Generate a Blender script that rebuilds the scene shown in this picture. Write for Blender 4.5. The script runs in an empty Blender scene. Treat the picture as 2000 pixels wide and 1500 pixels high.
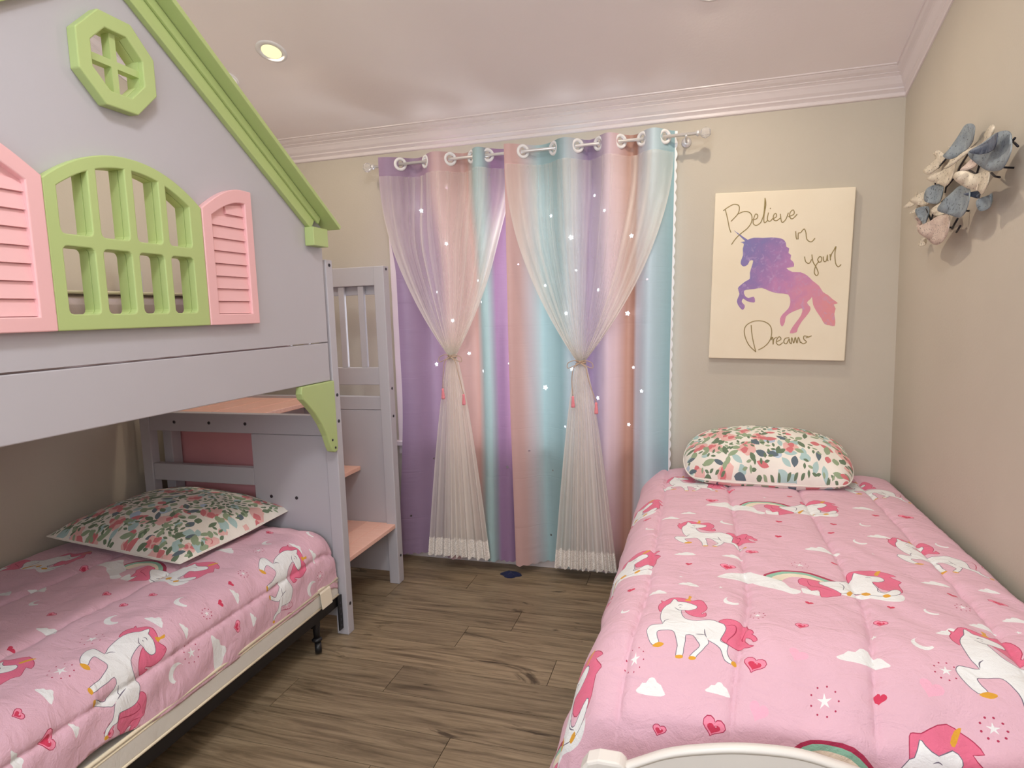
import bpy, math, random
import numpy as np
from mathutils import Vector, Matrix
from mathutils.geometry import delaunay_2d_cdt

scene = bpy.context.scene
C = scene.collection
PI = math.pi

# ------------------------------------------------------------------ camera, world, lights, exposure
F_PX, YAW, PITCH, ROLL = 1217.09, -0.287399, 0.115659, 0.0294506
CAM_LOC = Vector((-0.890821, -3.264606, 1.427190))
def make_camera():
    cy, sy, cp, sp = math.cos(YAW), math.sin(YAW), math.cos(PITCH), math.sin(PITCH)
    f = Vector((sy*cp, cy*cp, -sp)); r = Vector((cy, -sy, 0)); d = f.cross(r)
    r2 = r*math.cos(ROLL) + d*math.sin(ROLL); d2 = d*math.cos(ROLL) - r*math.sin(ROLL)
    cam = bpy.data.cameras.new('camera'); o = bpy.data.objects.new('camera', cam); C.objects.link(o)
    cam.sensor_fit = 'HORIZONTAL'; cam.sensor_width = 36; cam.lens = F_PX/2000*36
    cam.clip_start = .02; cam.clip_end = 200
    m = Matrix.Identity(4)
    for i in range(3): m[i][0] = r2[i]; m[i][1] = -d2[i]; m[i][2] = -f[i]; m[i][3] = CAM_LOC[i]
    o.matrix_world = m; scene.camera = o
make_camera()

w = bpy.data.worlds.new('daylight_sky'); scene.world = w; w.use_nodes = True
bg = w.node_tree.nodes['Background']; bg.inputs[0].default_value = (.86, .93, 1, 1); bg.inputs[1].default_value = 2.2

def area(name, loc, direction, sx, sy, power, col, spread=PI):
    l = bpy.data.lights.new(name, 'AREA'); l.shape = 'RECTANGLE'; l.size = sx; l.size_y = sy
    l.energy = power; l.color = col; l.spread = spread
    o = bpy.data.objects.new(name, l); C.objects.link(o); o.location = loc
    o.rotation_euler = Vector(direction).to_track_quat('-Z', 'Y').to_euler()
    return o
# daylight by an added window behind the photographer, and by the curtained window
area('added_rear_daylight', (-1.35, -4.62, 1.90), (0, 1, .16), 2.2, 1.0, 36, (.86, .93, 1))
area('daylight_curtained_window', (-1.78, .30, 1.40), (0, -1, .10), 1.35, 1.35, 50, (.93, .97, 1))

vs = scene.view_settings
vs.view_transform = 'Standard'; vs.look = 'None'; vs.gamma = 1; vs.exposure = 0.0
vs.use_curve_mapping = False

scene.cycles.max_bounces = 8; scene.cycles.transmission_bounces = 4

# ------------------------------------------------------------------ helpers
def tag(o, label=None, cat=None, group=None, kind=None):
    if label: o['label'] = label
    if cat: o['category'] = cat
    if group: o['group'] = group
    if kind: o['kind'] = kind
    return o
def thing(name, label, cat, loc=(0, 0, 0), rotz=0, group=None):
    o = bpy.data.objects.new(name, None); C.objects.link(o); o.location = loc; o.rotation_euler = (0, 0, rotz)
    o.empty_display_size = .1
    return tag(o, label, cat, group)
def srgb(r, g, b):
    f = lambda c: c/12.92 if c <= .04045 else ((c+.055)/1.055)**2.4
    return (f(r/255), f(g/255), f(b/255), 1)

class NT:
    def __init__(s, name):
        s.m = bpy.data.materials.new(name); s.m.use_nodes = True; s.t = s.m.node_tree; s.n = s.t.nodes
        s.p = s.n['Principled BSDF']; s.out = s.n['Material Output']
    def add(s, kind, **kw):
        nd = s.n.new(kind)
        for k, v in kw.items():
            if k.startswith('i_'): nd.inputs[int(k[2:]) if k[2:].isdigit() else k[2:]].default_value = v
            else: setattr(nd, k, v)
        return nd
    def link(s, a, b): s.t.links.new(a, b)
    def ramp(s, fac, stops, interp='LINEAR'):
        r = s.add('ShaderNodeValToRGB'); r.color_ramp.interpolation = interp
        el = r.color_ramp.elements
        while len(el) < len(stops): el.new(.5)
        for e, (p, c) in zip(el, stops): e.position = p; e.color = c
        s.link(fac, r.inputs[0]); return r.outputs[0]
    def coords(s, which='Object', scale=(1, 1, 1)):
        tc = s.add('ShaderNodeTexCoord'); mp = s.add('ShaderNodeMapping'); mp.inputs['Scale'].default_value = scale
        s.link(tc.outputs[which], mp.inputs[0]); return mp.outputs[0]
    def noise(s, vec, scale, detail=4, rough=.5, dist=0):
        nz = s.add('ShaderNodeTexNoise'); nz.inputs['Scale'].default_value = scale; nz.inputs['Detail'].default_value = detail
        nz.inputs['Roughness'].default_value = rough; nz.inputs['Distortion'].default_value = dist
        s.link(vec, nz.inputs['Vector']); return nz.outputs[0]
    def bump(s, h, strength, dist=.01):
        b = s.add('ShaderNodeBump'); b.inputs['Strength'].default_value = strength; b.inputs['Distance'].default_value = dist
        s.link(h, b.inputs['Height']); s.link(b.outputs[0], s.p.inputs['Normal']); return b
def scale_c(c, k): return (min(c[0]*k, 1), min(c[1]*k, 1), min(c[2]*k, 1), 1)

def mat_paint(name, col, rough=.5, var=.04, bump=.05, nscale=40, spec=.4):
    t = NT(name); v = t.coords('Object')
    n = t.noise(v, 3.0, 3); c = t.ramp(n, [(.3, scale_c(col, 1-var)), (.7, scale_c(col, 1+var))])
    t.link(c, t.p.inputs['Base Color']); t.p.inputs['Roughness'].default_value = rough
    t.p.inputs['Specular IOR Level'].default_value = spec
    t.bump(t.noise(v, nscale, 2), bump, .004); return t.m
def mat_fabric(name, col, rough=.85, weave=260, wr=.35, trans=0, var=.03, wscale=9):
    t = NT(name); v = t.coords('Object')
    n = t.noise(v, 5, 3); c = t.ramp(n, [(.3, scale_c(col, 1-var)), (.7, scale_c(col, 1+var))])
    t.link(c, t.p.inputs['Base Color']); t.p.inputs['Roughness'].default_value = rough
    t.p.inputs['Specular IOR Level'].default_value = .15
    t.p.inputs['Sheen Weight'].default_value = .15
    vs_ = t.coords('Object', (1, 1.7, 1))
    a = t.noise(vs_, wscale, 4, .55, .8); b = t.noise(v, weave, 2)
    mx = t.add('ShaderNodeMath', operation='MULTIPLY_ADD', i_1=.12); t.link(b, mx.inputs[0]); t.link(a, mx.inputs[2])
    t.bump(mx.outputs[0], wr, .012)
    return t.m
def mat_metal(name, col, rough=.3, metallic=1.0):
    t = NT(name); v = t.coords('Object')
    n = t.noise(v, 60, 3); r = t.add('ShaderNodeMapRange', i_3=rough*.8, i_4=min(1, rough*1.2)); t.link(n, r.inputs[0]); t.link(r.outputs[0], t.p.inputs['Roughness'])
    t.p.inputs['Base Color'].default_value = col; t.p.inputs['Metallic'].default_value = metallic
    return t.m

M = {}
M['wall'] = mat_paint('wall_paint_greige', srgb(199, 190, 175), .7, .02, .12, 120, .25)
M['ceil'] = mat_paint('ceiling_paint', srgb(243, 234, 232), .75, .015, .10, 90, .2)
M['trim'] = mat_paint('trim_white_gloss', srgb(228, 217, 215), .3, .01, .02, 30, .5)
M['white'] = mat_paint('white_lacquer', srgb(236, 230, 224), .35, .015, .03, 30, .5)
M['lav'] = mat_paint('lavender_grey_paint', srgb(192, 188, 194), .5, .012, .04, 60, .35)
M['green'] = mat_paint('lime_green_paint', srgb(184, 202, 134), .45, .02, .05, 60, .4)
M['pink'] = mat_paint('pink_paint', srgb(243, 190, 192), .45, .015, .04, 60, .4)
M['pinkdark'] = mat_paint('pink_board', srgb(226, 160, 165), .6, .03, .05, 30, .3)
M['black'] = mat_paint('black_steel', srgb(24, 23, 26), .45, .1, .1, 40, .5)
M['boltm'] = mat_metal('bolt_steel', srgb(92, 90, 96), .4)
M['rod'] = mat_metal('brushed_nickel', srgb(228, 226, 225), .35, .55)
M['plastic'] = mat_paint('white_plastic', srgb(238, 236, 236), .3, .01, .01, 30, .5)
M['gold'] = mat_metal('gold_glitter', srgb(158, 140, 92), .5, .4)
M['stem'] = mat_paint('dark_iron', srgb(34, 33, 40), .5, .1, .1, 60, .4)
M['navy'] = mat_fabric('navy_cloth', srgb(38, 42, 72), .9)
M['bunksheet'] = mat_fabric('bunk_sheet', srgb(240, 216, 224), .85, 260, .25)
M['redink'] = mat_fabric('red_print', srgb(190, 70, 90), .85)
M['boxspring'] = mat_fabric('box_spring_damask', srgb(226, 221, 212), .8, 180, .3)
M['mattress'] = mat_fabric('mattress_ticking', srgb(214, 206, 200), .85, 180, .3)
M['piping'] = mat_fabric('cream_piping', srgb(240, 226, 198), .8, 200, .2)
M['paper'] = mat_fabric('care_label', srgb(244, 232, 210), .8, 200, .15)
M['twine'] = mat_fabric('twine', srgb(196, 170, 148), .9)
M['tassel'] = mat_fabric('pink_tassel', srgb(245, 150, 160), .9)

def m_tread():
    t = NT('peach_stained_tread'); v = t.coords('Object', (4, 60, 40))
    n = t.noise(v, 3, 5, .6); c = t.ramp(n, [(.25, srgb(234, 178, 160)), (.75, srgb(246, 202, 186))]); t.link(c, t.p.inputs['Base Color'])
    t.p.inputs['Roughness'].default_value = .4; t.bump(n, .1, .003); return t.m
M['tread'] = m_tread()
def m_wood():
    t = NT('oak_vinyl_plank')
    geo = t.add('ShaderNodeNewGeometry'); oi = t.add('ShaderNodeObjectInfo')
    off = t.add('ShaderNodeVectorMath', operation='MULTIPLY'); cmb = t.add('ShaderNodeCombineXYZ')
    for i, k in enumerate((37., 19., 5.)):
        mm = t.add('ShaderNodeMath', operation='MULTIPLY', i_1=k); t.link(oi.outputs['Random'], mm.inputs[0]); t.link(mm.outputs[0], cmb.inputs[i])
    add = t.add('ShaderNodeVectorMath', operation='ADD'); t.link(geo.outputs['Position'], add.inputs[0]); t.link(cmb.outputs[0], add.inputs[1])
    mp = t.add('ShaderNodeMapping'); mp.inputs['Scale'].default_value = (1.3, 13, 1); t.link(add.outputs[0], mp.inputs[0])
    mp2 = t.add('ShaderNodeMapping'); mp2.inputs['Scale'].default_value = (3.2, 70, 1); t.link(add.outputs[0], mp2.inputs[0])
    mp3 = t.add('ShaderNodeMapping'); mp3.inputs['Scale'].default_value = (2.2, 7.5, 1); t.link(add.outputs[0], mp3.inputs[0])
    big = t.noise(mp.outputs[0], 1.4, 5, .6, 1.3); fine = t.noise(mp2.outputs[0], 1.2, 5, .65, .6); knot = t.noise(mp3.outputs[0], 1.0, 4, .6, 2.2)
    c1 = t.ramp(big, [(.30, srgb(106, 90, 70)), (.46, srgb(146, 127, 102)), (.62, srgb(162, 142, 115)), (.8, srgb(130, 112, 90))])
    c2 = t.ramp(fine, [(.3, srgb(176, 172, 166)), (.6, srgb(255, 255, 255))])
    c3 = t.ramp(knot, [(.27, srgb(92, 82, 74)), (.37, srgb(255, 255, 255))])
    m1 = t.add('ShaderNodeMixRGB', blend_type='MULTIPLY', i_0=.75); t.link(c1, m1.inputs[1]); t.link(c2, m1.inputs[2])
    m2 = t.add('ShaderNodeMixRGB', blend_type='MULTIPLY', i_0=.8); t.link(m1.outputs[0], m2.inputs[1]); t.link(c3, m2.inputs[2])
    hv = t.add('ShaderNodeHueSaturation'); mr = t.add('ShaderNodeMapRange', i_3=.88, i_4=1.1); t.link(oi.outputs['Random'], mr.inputs[0]); t.link(mr.outputs[0], hv.inputs['Value']); t.link(m2.outputs[0], hv.inputs['Color'])
    t.link(hv.outputs[0], t.p.inputs['Base Color']); t.p.inputs['Roughness'].default_value = .42; t.p.inputs['Specular IOR Level'].default_value = .35
    t.bump(fine, .12, .003); return t.m
M['wood'] = m_wood()
def m_glass(name, alpha=.12):
    t = NT(name); tr = t.add('ShaderNodeBsdfTransparent'); gl = t.add('ShaderNodeBsdfGlossy', i_1=.02); mx = t.add('ShaderNodeMixShader', i_0=alpha)
    nz = t.noise(t.coords('Object'), 8, 2); r = t.ramp(nz, [(0, (.93, .95, .97, 1)), (1, (1, 1, 1, 1))]); t.link(r, tr.inputs[0])
    t.link(tr.outputs[0], mx.inputs[1]); t.link(gl.outputs[0], mx.inputs[2]); t.link(mx.outputs[0], t.out.inputs[0]); return t.m
M['glass'] = m_glass('window_glass', .06)
def m_crystal():
    t = NT('crystal'); t.p.inputs['Base Color'].default_value = (.95, .93, .92, 1); t.p.inputs['Roughness'].default_value = .05
    t.p.inputs['Transmission Weight'].default_value = .75; t.p.inputs['IOR'].default_value = 1.5
    n = t.noise(t.coords('Object'), 30, 2); t.bump(n, .1, .003); return t.m
M['crystal'] = m_crystal()
def m_emit(name, col, st):
    t = NT(name); e = t.add('ShaderNodeEmission', i_0=col, i_1=st)
    n = t.noise(t.coords('Object'), 12, 1); r = t.ramp(n, [(0, scale_c(col, .92)), (1, col)]); t.link(r, e.inputs[0]); t.link(e.outputs[0], t.out.inputs[0]); return t.m
M['lens'] = m_emit('lamp_lens', (1, .92, .52, 1), 1.25)
def m_flower(name, a, b):
    t = NT(name); v = t.coords('Object'); n = t.noise(v, 22, 5, .6, .5)
    c = t.ramp(n, [(.32, a), (.68, b)]); sp = t.noise(v, 160, 2); sc = t.ramp(sp, [(.32, srgb(80, 80, 90)), (.40, (1, 1, 1, 1))])
    m = t.add('ShaderNodeMixRGB', blend_type='MULTIPLY', i_0=.7); t.link(c, m.inputs[1]); t.link(sc, m.inputs[2])
    t.link(m.outputs[0], t.p.inputs['Base Color']); t.p.inputs['Roughness'].default_value = .5; t.p.inputs['Metallic'].default_value = .15
    t.bump(n, .2, .004); return t.m
M['petg'] = m_flower('petal_blue_grey', srgb(118, 130, 140), srgb(152, 162, 168))
M['petc'] = m_flower('petal_cream', srgb(196, 184, 164), srgb(228, 218, 200))
M['petn'] = m_flower('petal_slate', srgb(66, 74, 92), srgb(104, 114, 130))  # the larger slate piece paints in the shading of a folded petal
M['petp'] = m_flower('petal_blush', srgb(190, 168, 158), srgb(216, 198, 186))

# comforter inks
INK = {k: mat_fabric('comforter_'+k, c, .85, 300, .7, var=.02, wscale=13) for k, c in dict(
    pink=srgb(229, 185, 200), white=srgb(240, 240, 240), line=srgb(120, 112, 128), mane=srgb(230, 116, 146), crimson=srgb(178, 56, 88),
    red=srgb(212, 66, 96), gold=srgb(226, 166, 60), blush=srgb(240, 178, 200), petal=srgb(246, 146, 172), green=srgb(150, 200, 176), cream=srgb(240, 226, 204)).items()}
INKS = list(INK)
PIL = {k: mat_fabric('pillow_'+k, c, .85, 300, .3, var=.10, wscale=14) for k, c in dict(
    base=srgb(244, 238, 228), sage=srgb(156, 174, 142), moss=srgb(112, 132, 106), slate=srgb(104, 118, 128), mist=srgb(178, 206, 204), rose=srgb(220, 128, 132), blush=srgb(238, 190, 184), sky=srgb(190, 208, 226)).items()}
PILS = list(PIL)

# ------------------------------------------------------------------ mesh builder
class MB:
    def __init__(s): s.v = []; s.f = []; s.mi = []
    def add(s, vs, fs, mi=0):
        o = len(s.v); s.v += [tuple(map(float, q)) for q in vs]; s.f += [tuple(o+i for i in f) for f in fs]; s.mi += [mi]*len(fs); return s
    def box(s, x0, x1, y0, y1, z0, z1, mi=0):
        return s.add([(x0,y0,z0),(x1,y0,z0),(x1,y1,z0),(x0,y1,z0),(x0,y0,z1),(x1,y0,z1),(x1,y1,z1),(x0,y1,z1)],
                     [(3,2,1,0),(4,5,6,7),(0,1,5,4),(1,2,6,5),(2,3,7,6),(3,0,4,7)], mi)
    def tube(s, pts, r, n=8, caps=True, mi=0, flat=1.0, up=None):
        pts = [Vector(q) for q in pts]; vs = []; prev = None
        rr = r if isinstance(r, (list, tuple)) else [r]*len(pts)
        for i, q in enumerate(pts):
            d = (pts[min(i+1, len(pts)-1)]-pts[max(i-1, 0)]).normalized()
            a = prev if prev is not None else (Vector(up) if up else (Vector((0,0,1)) if abs(d.z) < .9 else Vector((1,0,0))))
            a = (a-d*a.dot(d)).normalized(); b = d.cross(a); prev = a
            for k in range(n):
                t = 2*PI*k/n; vs.append(q+a*math.cos(t)*rr[i]*flat+b*math.sin(t)*rr[i])
        fs = [(i*n+k, i*n+(k+1) % n, (i+1)*n+(k+1) % n, (i+1)*n+k) for i in range(len(pts)-1) for k in range(n)]
        if caps: fs += [tuple(range(n-1, -1, -1)), tuple((len(pts)-1)*n+k for k in range(n))]
        return s.add(vs, fs, mi)
    def lathe(s, prof, origin, axis=(0,0,1), n=24, mi=0):
        ax = Vector(axis).normalized(); a = ax.orthogonal().normalized(); b = ax.cross(a); o = Vector(origin); vs = []
        for r, h in prof:
            for k in range(n): t = 2*PI*k/n; vs.append(o+ax*h+(a*math.cos(t)+b*math.sin(t))*r)
        fs = [(i*n+k, i*n+(k+1) % n, (i+1)*n+(k+1) % n, (i+1)*n+k) for i in range(len(prof)-1) for k in range(n)]
        fs += [tuple(range(n-1, -1, -1)), tuple((len(prof)-1)*n+k for k in range(n))]
        return s.add(vs, fs, mi)
    def torus(s, o, axis, R, r, n=24, k=8, mi=0):
        ax = Vector(axis).normalized(); a = ax.orthogonal().normalized(); b = ax.cross(a); o = Vector(o); vs = []
        for i in range(n):
            t = 2*PI*i/n; d = a*math.cos(t)+b*math.sin(t)
            for j in range(k): u = 2*PI*j/k; vs.append(o+d*(R+r*math.cos(u))+ax*r*math.sin(u))
        fs = [(i*k+j, ((i+1) % n)*k+j, ((i+1) % n)*k+(j+1) % k, i*k+(j+1) % k) for i in range(n) for j in range(k)]
        return s.add(vs, fs, mi)
    def grid(s, P, mi=0):
        n, m = P.shape[:2]
        return s.add(P.reshape(-1, 3).tolist(), [(i*m+j, (i+1)*m+j, (i+1)*m+j+1, i*m+j+1) for i in range(n-1) for j in range(m-1)], mi)
    def obj(s, name, mat, parent=None, smooth=False, bevel=0, origin=None, recalc=True):
        me = bpy.data.meshes.new(name)
        v = s.v
        if origin is not None: v = [(a-origin[0], b-origin[1], c-origin[2]) for a, b, c in v]
        me.from_pydata(v, [], s.f)
        for m in (mat if isinstance(mat, list) else [mat]): me.materials.append(m)
        if any(s.mi): me.polygons.foreach_set('material_index', s.mi)
        if recalc:
            import bmesh
            bm = bmesh.new(); bm.from_mesh(me); bmesh.ops.recalc_face_normals(bm, faces=bm.faces); bm.to_mesh(me); bm.free()
        if smooth: me.polygons.foreach_set('use_smooth', [True]*len(me.polygons))
        me.update()
        o = bpy.data.objects.new(name, me); C.objects.link(o); o.parent = parent
        if origin is not None: o.location = origin
        if bevel:
            b = o.modifiers.new('bevel', 'BEVEL'); b.width = bevel; b.segments = 2; b.limit_method = 'ANGLE'; b.angle_limit = .7
        return o
def box(name, mat, parent, x0, x1, y0, y1, z0, z1, bevel=.003): return MB().box(x0, x1, y0, y1, z0, z1).obj(name, mat, parent, bevel=bevel)
def copy_to(o, parent=None, loc=None):
    c = o.copy(); C.objects.link(c)
    if parent is not None: c.parent = parent
    if loc is not None: c.location = loc
    return c

def catmull(pts, closed=True, n=3):
    P = [np.array(q, float) for q in pts]; N = len(P); out = []
    rng = range(N) if closed else range(N-1)
    for i in rng:
        g = (lambda k: P[k % N]) if closed else (lambda k: P[min(max(k, 0), N-1)])
        a, b, c, d = g(i-1), g(i), g(i+1), g(i+2)
        for k in range(n):
            t = k/n; out.append(.5*((2*b)+(-a+c)*t+(2*a-5*b+4*c-d)*t*t+(-a+3*b-3*c+d)*t**3))
    if not closed: out.append(P[-1])
    return out
def offset_poly(pts, d):
    P = np.array(pts, float); A = np.roll(P, 1, 0); B = np.roll(P, -1, 0)
    area_ = .5*np.sum(P[:, 0]*B[:, 1]-B[:, 0]*P[:, 1]); T = B-A; T /= np.maximum(np.linalg.norm(T, axis=1), 1e-9)[:, None]
    Nn = np.stack([T[:, 1], -T[:, 0]], 1)*(1 if area_ > 0 else -1); return P+Nn*d
def ribbon(pts, w):
    P = np.array(pts, float); T = np.gradient(P, axis=0); T /= np.maximum(np.linalg.norm(T, axis=1), 1e-9)[:, None]
    Nn = np.stack([-T[:, 1], T[:, 0]], 1); tp = np.sin(np.linspace(.25, PI-.25, len(P)))[:, None]
    return np.concatenate([P+Nn*w*.5*tp, (P-Nn*w*.5*tp)[::-1]])
def cdt(polys, pts=()):
    """triangulate 2D polygons (all closed) plus loose points; returns vertices, triangles and, for each, the set of polygons that cover it"""
    V = []; Fc = []
    for q in polys:
        q = [(float(a), float(b)) for a, b in q]
        if sum(a[0]*b[1]-b[0]*a[1] for a, b in zip(q, q[1:]+q[:1])) < 0: q = q[::-1]
        o = len(V); V += [Vector((float(a), float(b))) for a, b in q]; Fc.append(list(range(o, o+len(q))))
    V += [Vector((float(a), float(b))) for a, b in pts]
    r = delaunay_2d_cdt(V, [], Fc, 0, 1e-6, True)
    return r[0], r[2], r[5]
def plate(outer, holes, f, t0, t1, mi=0, mb=None):
    """flat board with an outline and openings; f(u,v,d) -> xyz; from depth t0 to t1"""
    mb = mb or MB(); V, T, L = cdt([outer]+list(holes))
    Va = np.array([(v[0], v[1]) for v in V]); Ta = np.array([list(q) for q in T]); cen = Va[Ta].mean(1); ok = in_poly(cen, outer)
    for h in holes: ok &= ~in_poly(cen, h)
    keep = [tuple(q) for q in Ta[ok].tolist()]
    edges = {}
    for q in keep:
        for a, b in zip(q, q[1:]+q[:1]): edges.setdefault(frozenset((a, b)), []).append((a, b))
    n = len(V); vs = [f(v[0], v[1], t0) for v in V]+[f(v[0], v[1], t1) for v in V]
    fs = list(keep)+[tuple(n+i for i in reversed(q)) for q in keep]
    for k, l in edges.items():
        if len(l) == 1: a, b = l[0]; fs.append((a, a+n, b+n, b) if True else None)
    used = sorted({i for q in fs for i in q}); mp = {i: k for k, i in enumerate(used)}
    return mb.add([vs[i] for i in used], [tuple(mp[i] for i in q) for q in fs], mi)
fX = lambda u, v, d: (d, u, v)       # board standing in a plane of constant x
fY = lambda u, v, d: (u, d, v)       # board standing in a plane of constant y
def rrect(x0, x1, y0, y1, r, n=3):
    out = []
    for cx, cy, a0 in ((x1-r, y0+r, -PI/2), (x1-r, y1-r, 0), (x0+r, y1-r, PI/2), (x0+r, y0+r, PI)):
        for k in range(n+1): t = a0+PI/2*k/n; out.append((cx+r*math.cos(t), cy+r*math.sin(t)))
    return out
def in_poly(c, poly):
    P = np.array(poly, float); r = np.zeros(len(c), bool); lo, hi = P.min(0), P.max(0)
    idx = np.nonzero((c[:, 0] >= lo[0]) & (c[:, 0] <= hi[0]) & (c[:, 1] >= lo[1]) & (c[:, 1] <= hi[1]))[0]
    x, y = c[idx, 0], c[idx, 1]; s = np.zeros(len(idx), bool)
    for (x0, y0), (x1, y1) in zip(P, np.roll(P, -1, 0)):
        if y0 == y1: continue
        s ^= ((y0 > y) != (y1 > y)) & (x < (x1-x0)*(y-y0)/(y1-y0)+x0)
    r[idx] = s; return r
def sheet(name, mats, parent, outline, shapes, step, f, smooth=True, extra=None, holes=()):
    """cloth with a flat print: the print's outlines are cut into the mesh, f maps the flat cloth to space"""
    O = np.array(outline); u0, v0 = O.min(0); u1, v1 = O.max(0)
    U, W = np.meshgrid(np.arange(u0+step*.5, u1, step), np.arange(v0+step*.5, v1, step), indexing='ij')
    pts = np.stack([U.ravel(), W.ravel()], 1)
    pts[:, 0] += step*.12*np.sin(pts[:, 1]*613); pts[:, 1] += step*.12*np.sin(pts[:, 0]*757)
    if extra is not None and len(extra): pts = np.concatenate([pts, np.array(extra)])
    V, T, L = cdt([outline]+[s[0] for s in shapes]+list(holes), pts)
    Va = np.array([(v[0], v[1]) for v in V]); Ta = np.array([list(q) for q in T]); cen = Va[Ta].mean(1)
    ok = in_poly(cen, outline)
    for h in holes: ok &= ~in_poly(cen, h)
    tri = Ta[ok]; cen = cen[ok]; mi = np.zeros(len(tri), int)
    for q, k in shapes: mi[in_poly(cen, q)] = k
    tri = tri.tolist(); mi = mi.tolist()
    uv = np.array([(v[0], v[1]) for v in V]); P = f(uv[:, 0], uv[:, 1])
    mb = MB(); mb.v = P.tolist(); mb.f = [tuple(q) for q in tri]; mb.mi = mi
    o = mb.obj(name, mats, parent, smooth=smooth, recalc=False)
    return o, uv

def _sm(t):
    t=np.clip(t,0,1); return t*t*(3-2*t)
def _wrk(p,q,k):
    # soft low wrinkles of a padded cloth
    return (np.sin(p*31+4*np.sin(q*5+k)+k)*np.sin(q*9-2*np.sin(p*7)+1.7*k)
            +.6*np.sin(p*13+q*47+3*np.sin(p*19+k))*np.sin(q*6+p*5+k)
            +.5*np.sin(q*23+p*61+k)*np.sin(p*9-q*4))
def _puff(d,h,w): return h*(1-np.exp(-(np.abs(d)/w)))-.005*np.exp(-(d/.006)**2)
R_SEAM=[-1.30,-1.02,-.745,-.46,-.18]
def surf_right(p,q):
    """comforter on the bed by the right wall: p across (flat x), q along (flat y)"""
    p=np.asarray(p,float);q=np.asarray(q,float)
    sk=.075*_sm((-1.45-q)/.6)               # print and seams skew at the foot
    pp=p
    e=-1.01; r=.13; L=e-pp                  # length past the left edge
    ang=np.clip(L/r,0,1.31)
    x=np.where(L>0,e-r*np.sin(ang),pp); z=np.where(L>0,-r*(1-np.cos(ang)),0.)
    ex=np.maximum(L-1.31*r,0)
    fl=.25+.03*np.sin(q*6.3)+.02*np.sin(q*14+1)
    x=x-ex*np.sin(fl); z=z-ex*np.cos(fl)
    w=np.clip(pp+.10,0,None)                # roll down at the wall
    z=z-2.6*w*w; x=np.minimum(x,-.035+.0*x)
    z=z+.60+.022*np.clip(1-((pp+.55)/.5)**2,-.2,1)
    z=z+_sm((-pp-.1)/.05)*0
    dd=np.min(np.abs(pp[...,None]-np.array(R_SEAM)),axis=-1)
    top=_puff(dd,.013,.016)+.0022*np.exp(-dd/.028)*np.sin(q*95+3*np.sin(q*17)+pp*6)
    on=np.where(L>.06,0,1)
    z=z+top*np.where(L>0,np.cos(ang),1); x=x-top*np.where(L>0,np.sin(ang),0)
    wk=_wrk(pp,q,.7)*.0032*(.5+.5*_sm((-q-.6)/.9))
    z=z+wk*np.where(L>0,np.cos(ang),1); x=x-wk*1.6*np.where(L>0,np.sin(ang),0)
    # foot end: sinks toward the footboard then tucks down
    f=np.clip(-1.66-q,0,None); y=q.copy()
    f1=np.minimum(f,.26); z=z-.45*f1*f1/.26
    f2=np.clip(f-.26,0,None); z=z-f2*.95; y=np.where(f2>0,-1.92-f2*.28,y)
    h=np.clip(q+.13,0,None); z=z-1.5*h*h
    x=x-sk*_sm((pp-e+.02)/.1)*_sm((-.1-pp)/.2)-sk*.55*(1-_sm((pp-e+.02)/.1))
    z=np.maximum(z,.10)
    return np.stack([x,y,z],-1)
L_SEAM=[-3.08,-2.745,-2.40]
def surf_left(p,q):
    """comforter on the low bed under the bunk; p across from the left wall, past -2.5 it falls over the side"""
    p=np.asarray(p,float);q=np.asarray(q,float)
    pp=p; e=-2.535; r=.105; L=pp-e
    ang=np.clip(L/r,0,1.40)
    x=np.where(L>0,e+r*np.sin(ang),pp); z=np.where(L>0,-r*(1-np.cos(ang)),0.)
    ex=np.maximum(L-1.40*r,0)
    x=x+ex*.10+.012*np.sin(ex*14)*np.sin(q*5+1)*0-.30*ex*ex; z=z-ex*.985
    z=z+.488+.022*np.clip(1-((pp+2.98)/.5)**2,-.6,1)
    dd=np.min(np.abs(pp[...,None]-np.array(L_SEAM)),axis=-1)
    n_z=np.where(L>0,np.cos(ang),1); n_x=np.where(L>0,np.sin(ang),0)
    top=_puff(dd,.013,.018)+.0022*np.exp(-dd/.028)*np.sin(q*95+3*np.sin(q*17)+pp*6)+_wrk(pp+.3,q,2.1)*.0032
    z=z+top*n_z; x=x+top*n_x
    h=np.clip(q+1.06,0,None); y=np.minimum(q,-.945-0*q)
    z=z-1.9*h*h; y=np.where(h>0,q-.6*h*h,q)
    y=np.minimum(y,-.945)
    w=np.clip(-3.42-pp,0,None); z=z-2.0*w*w; x=np.maximum(x,-3.505)
    return np.stack([x,y,z],-1)

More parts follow.
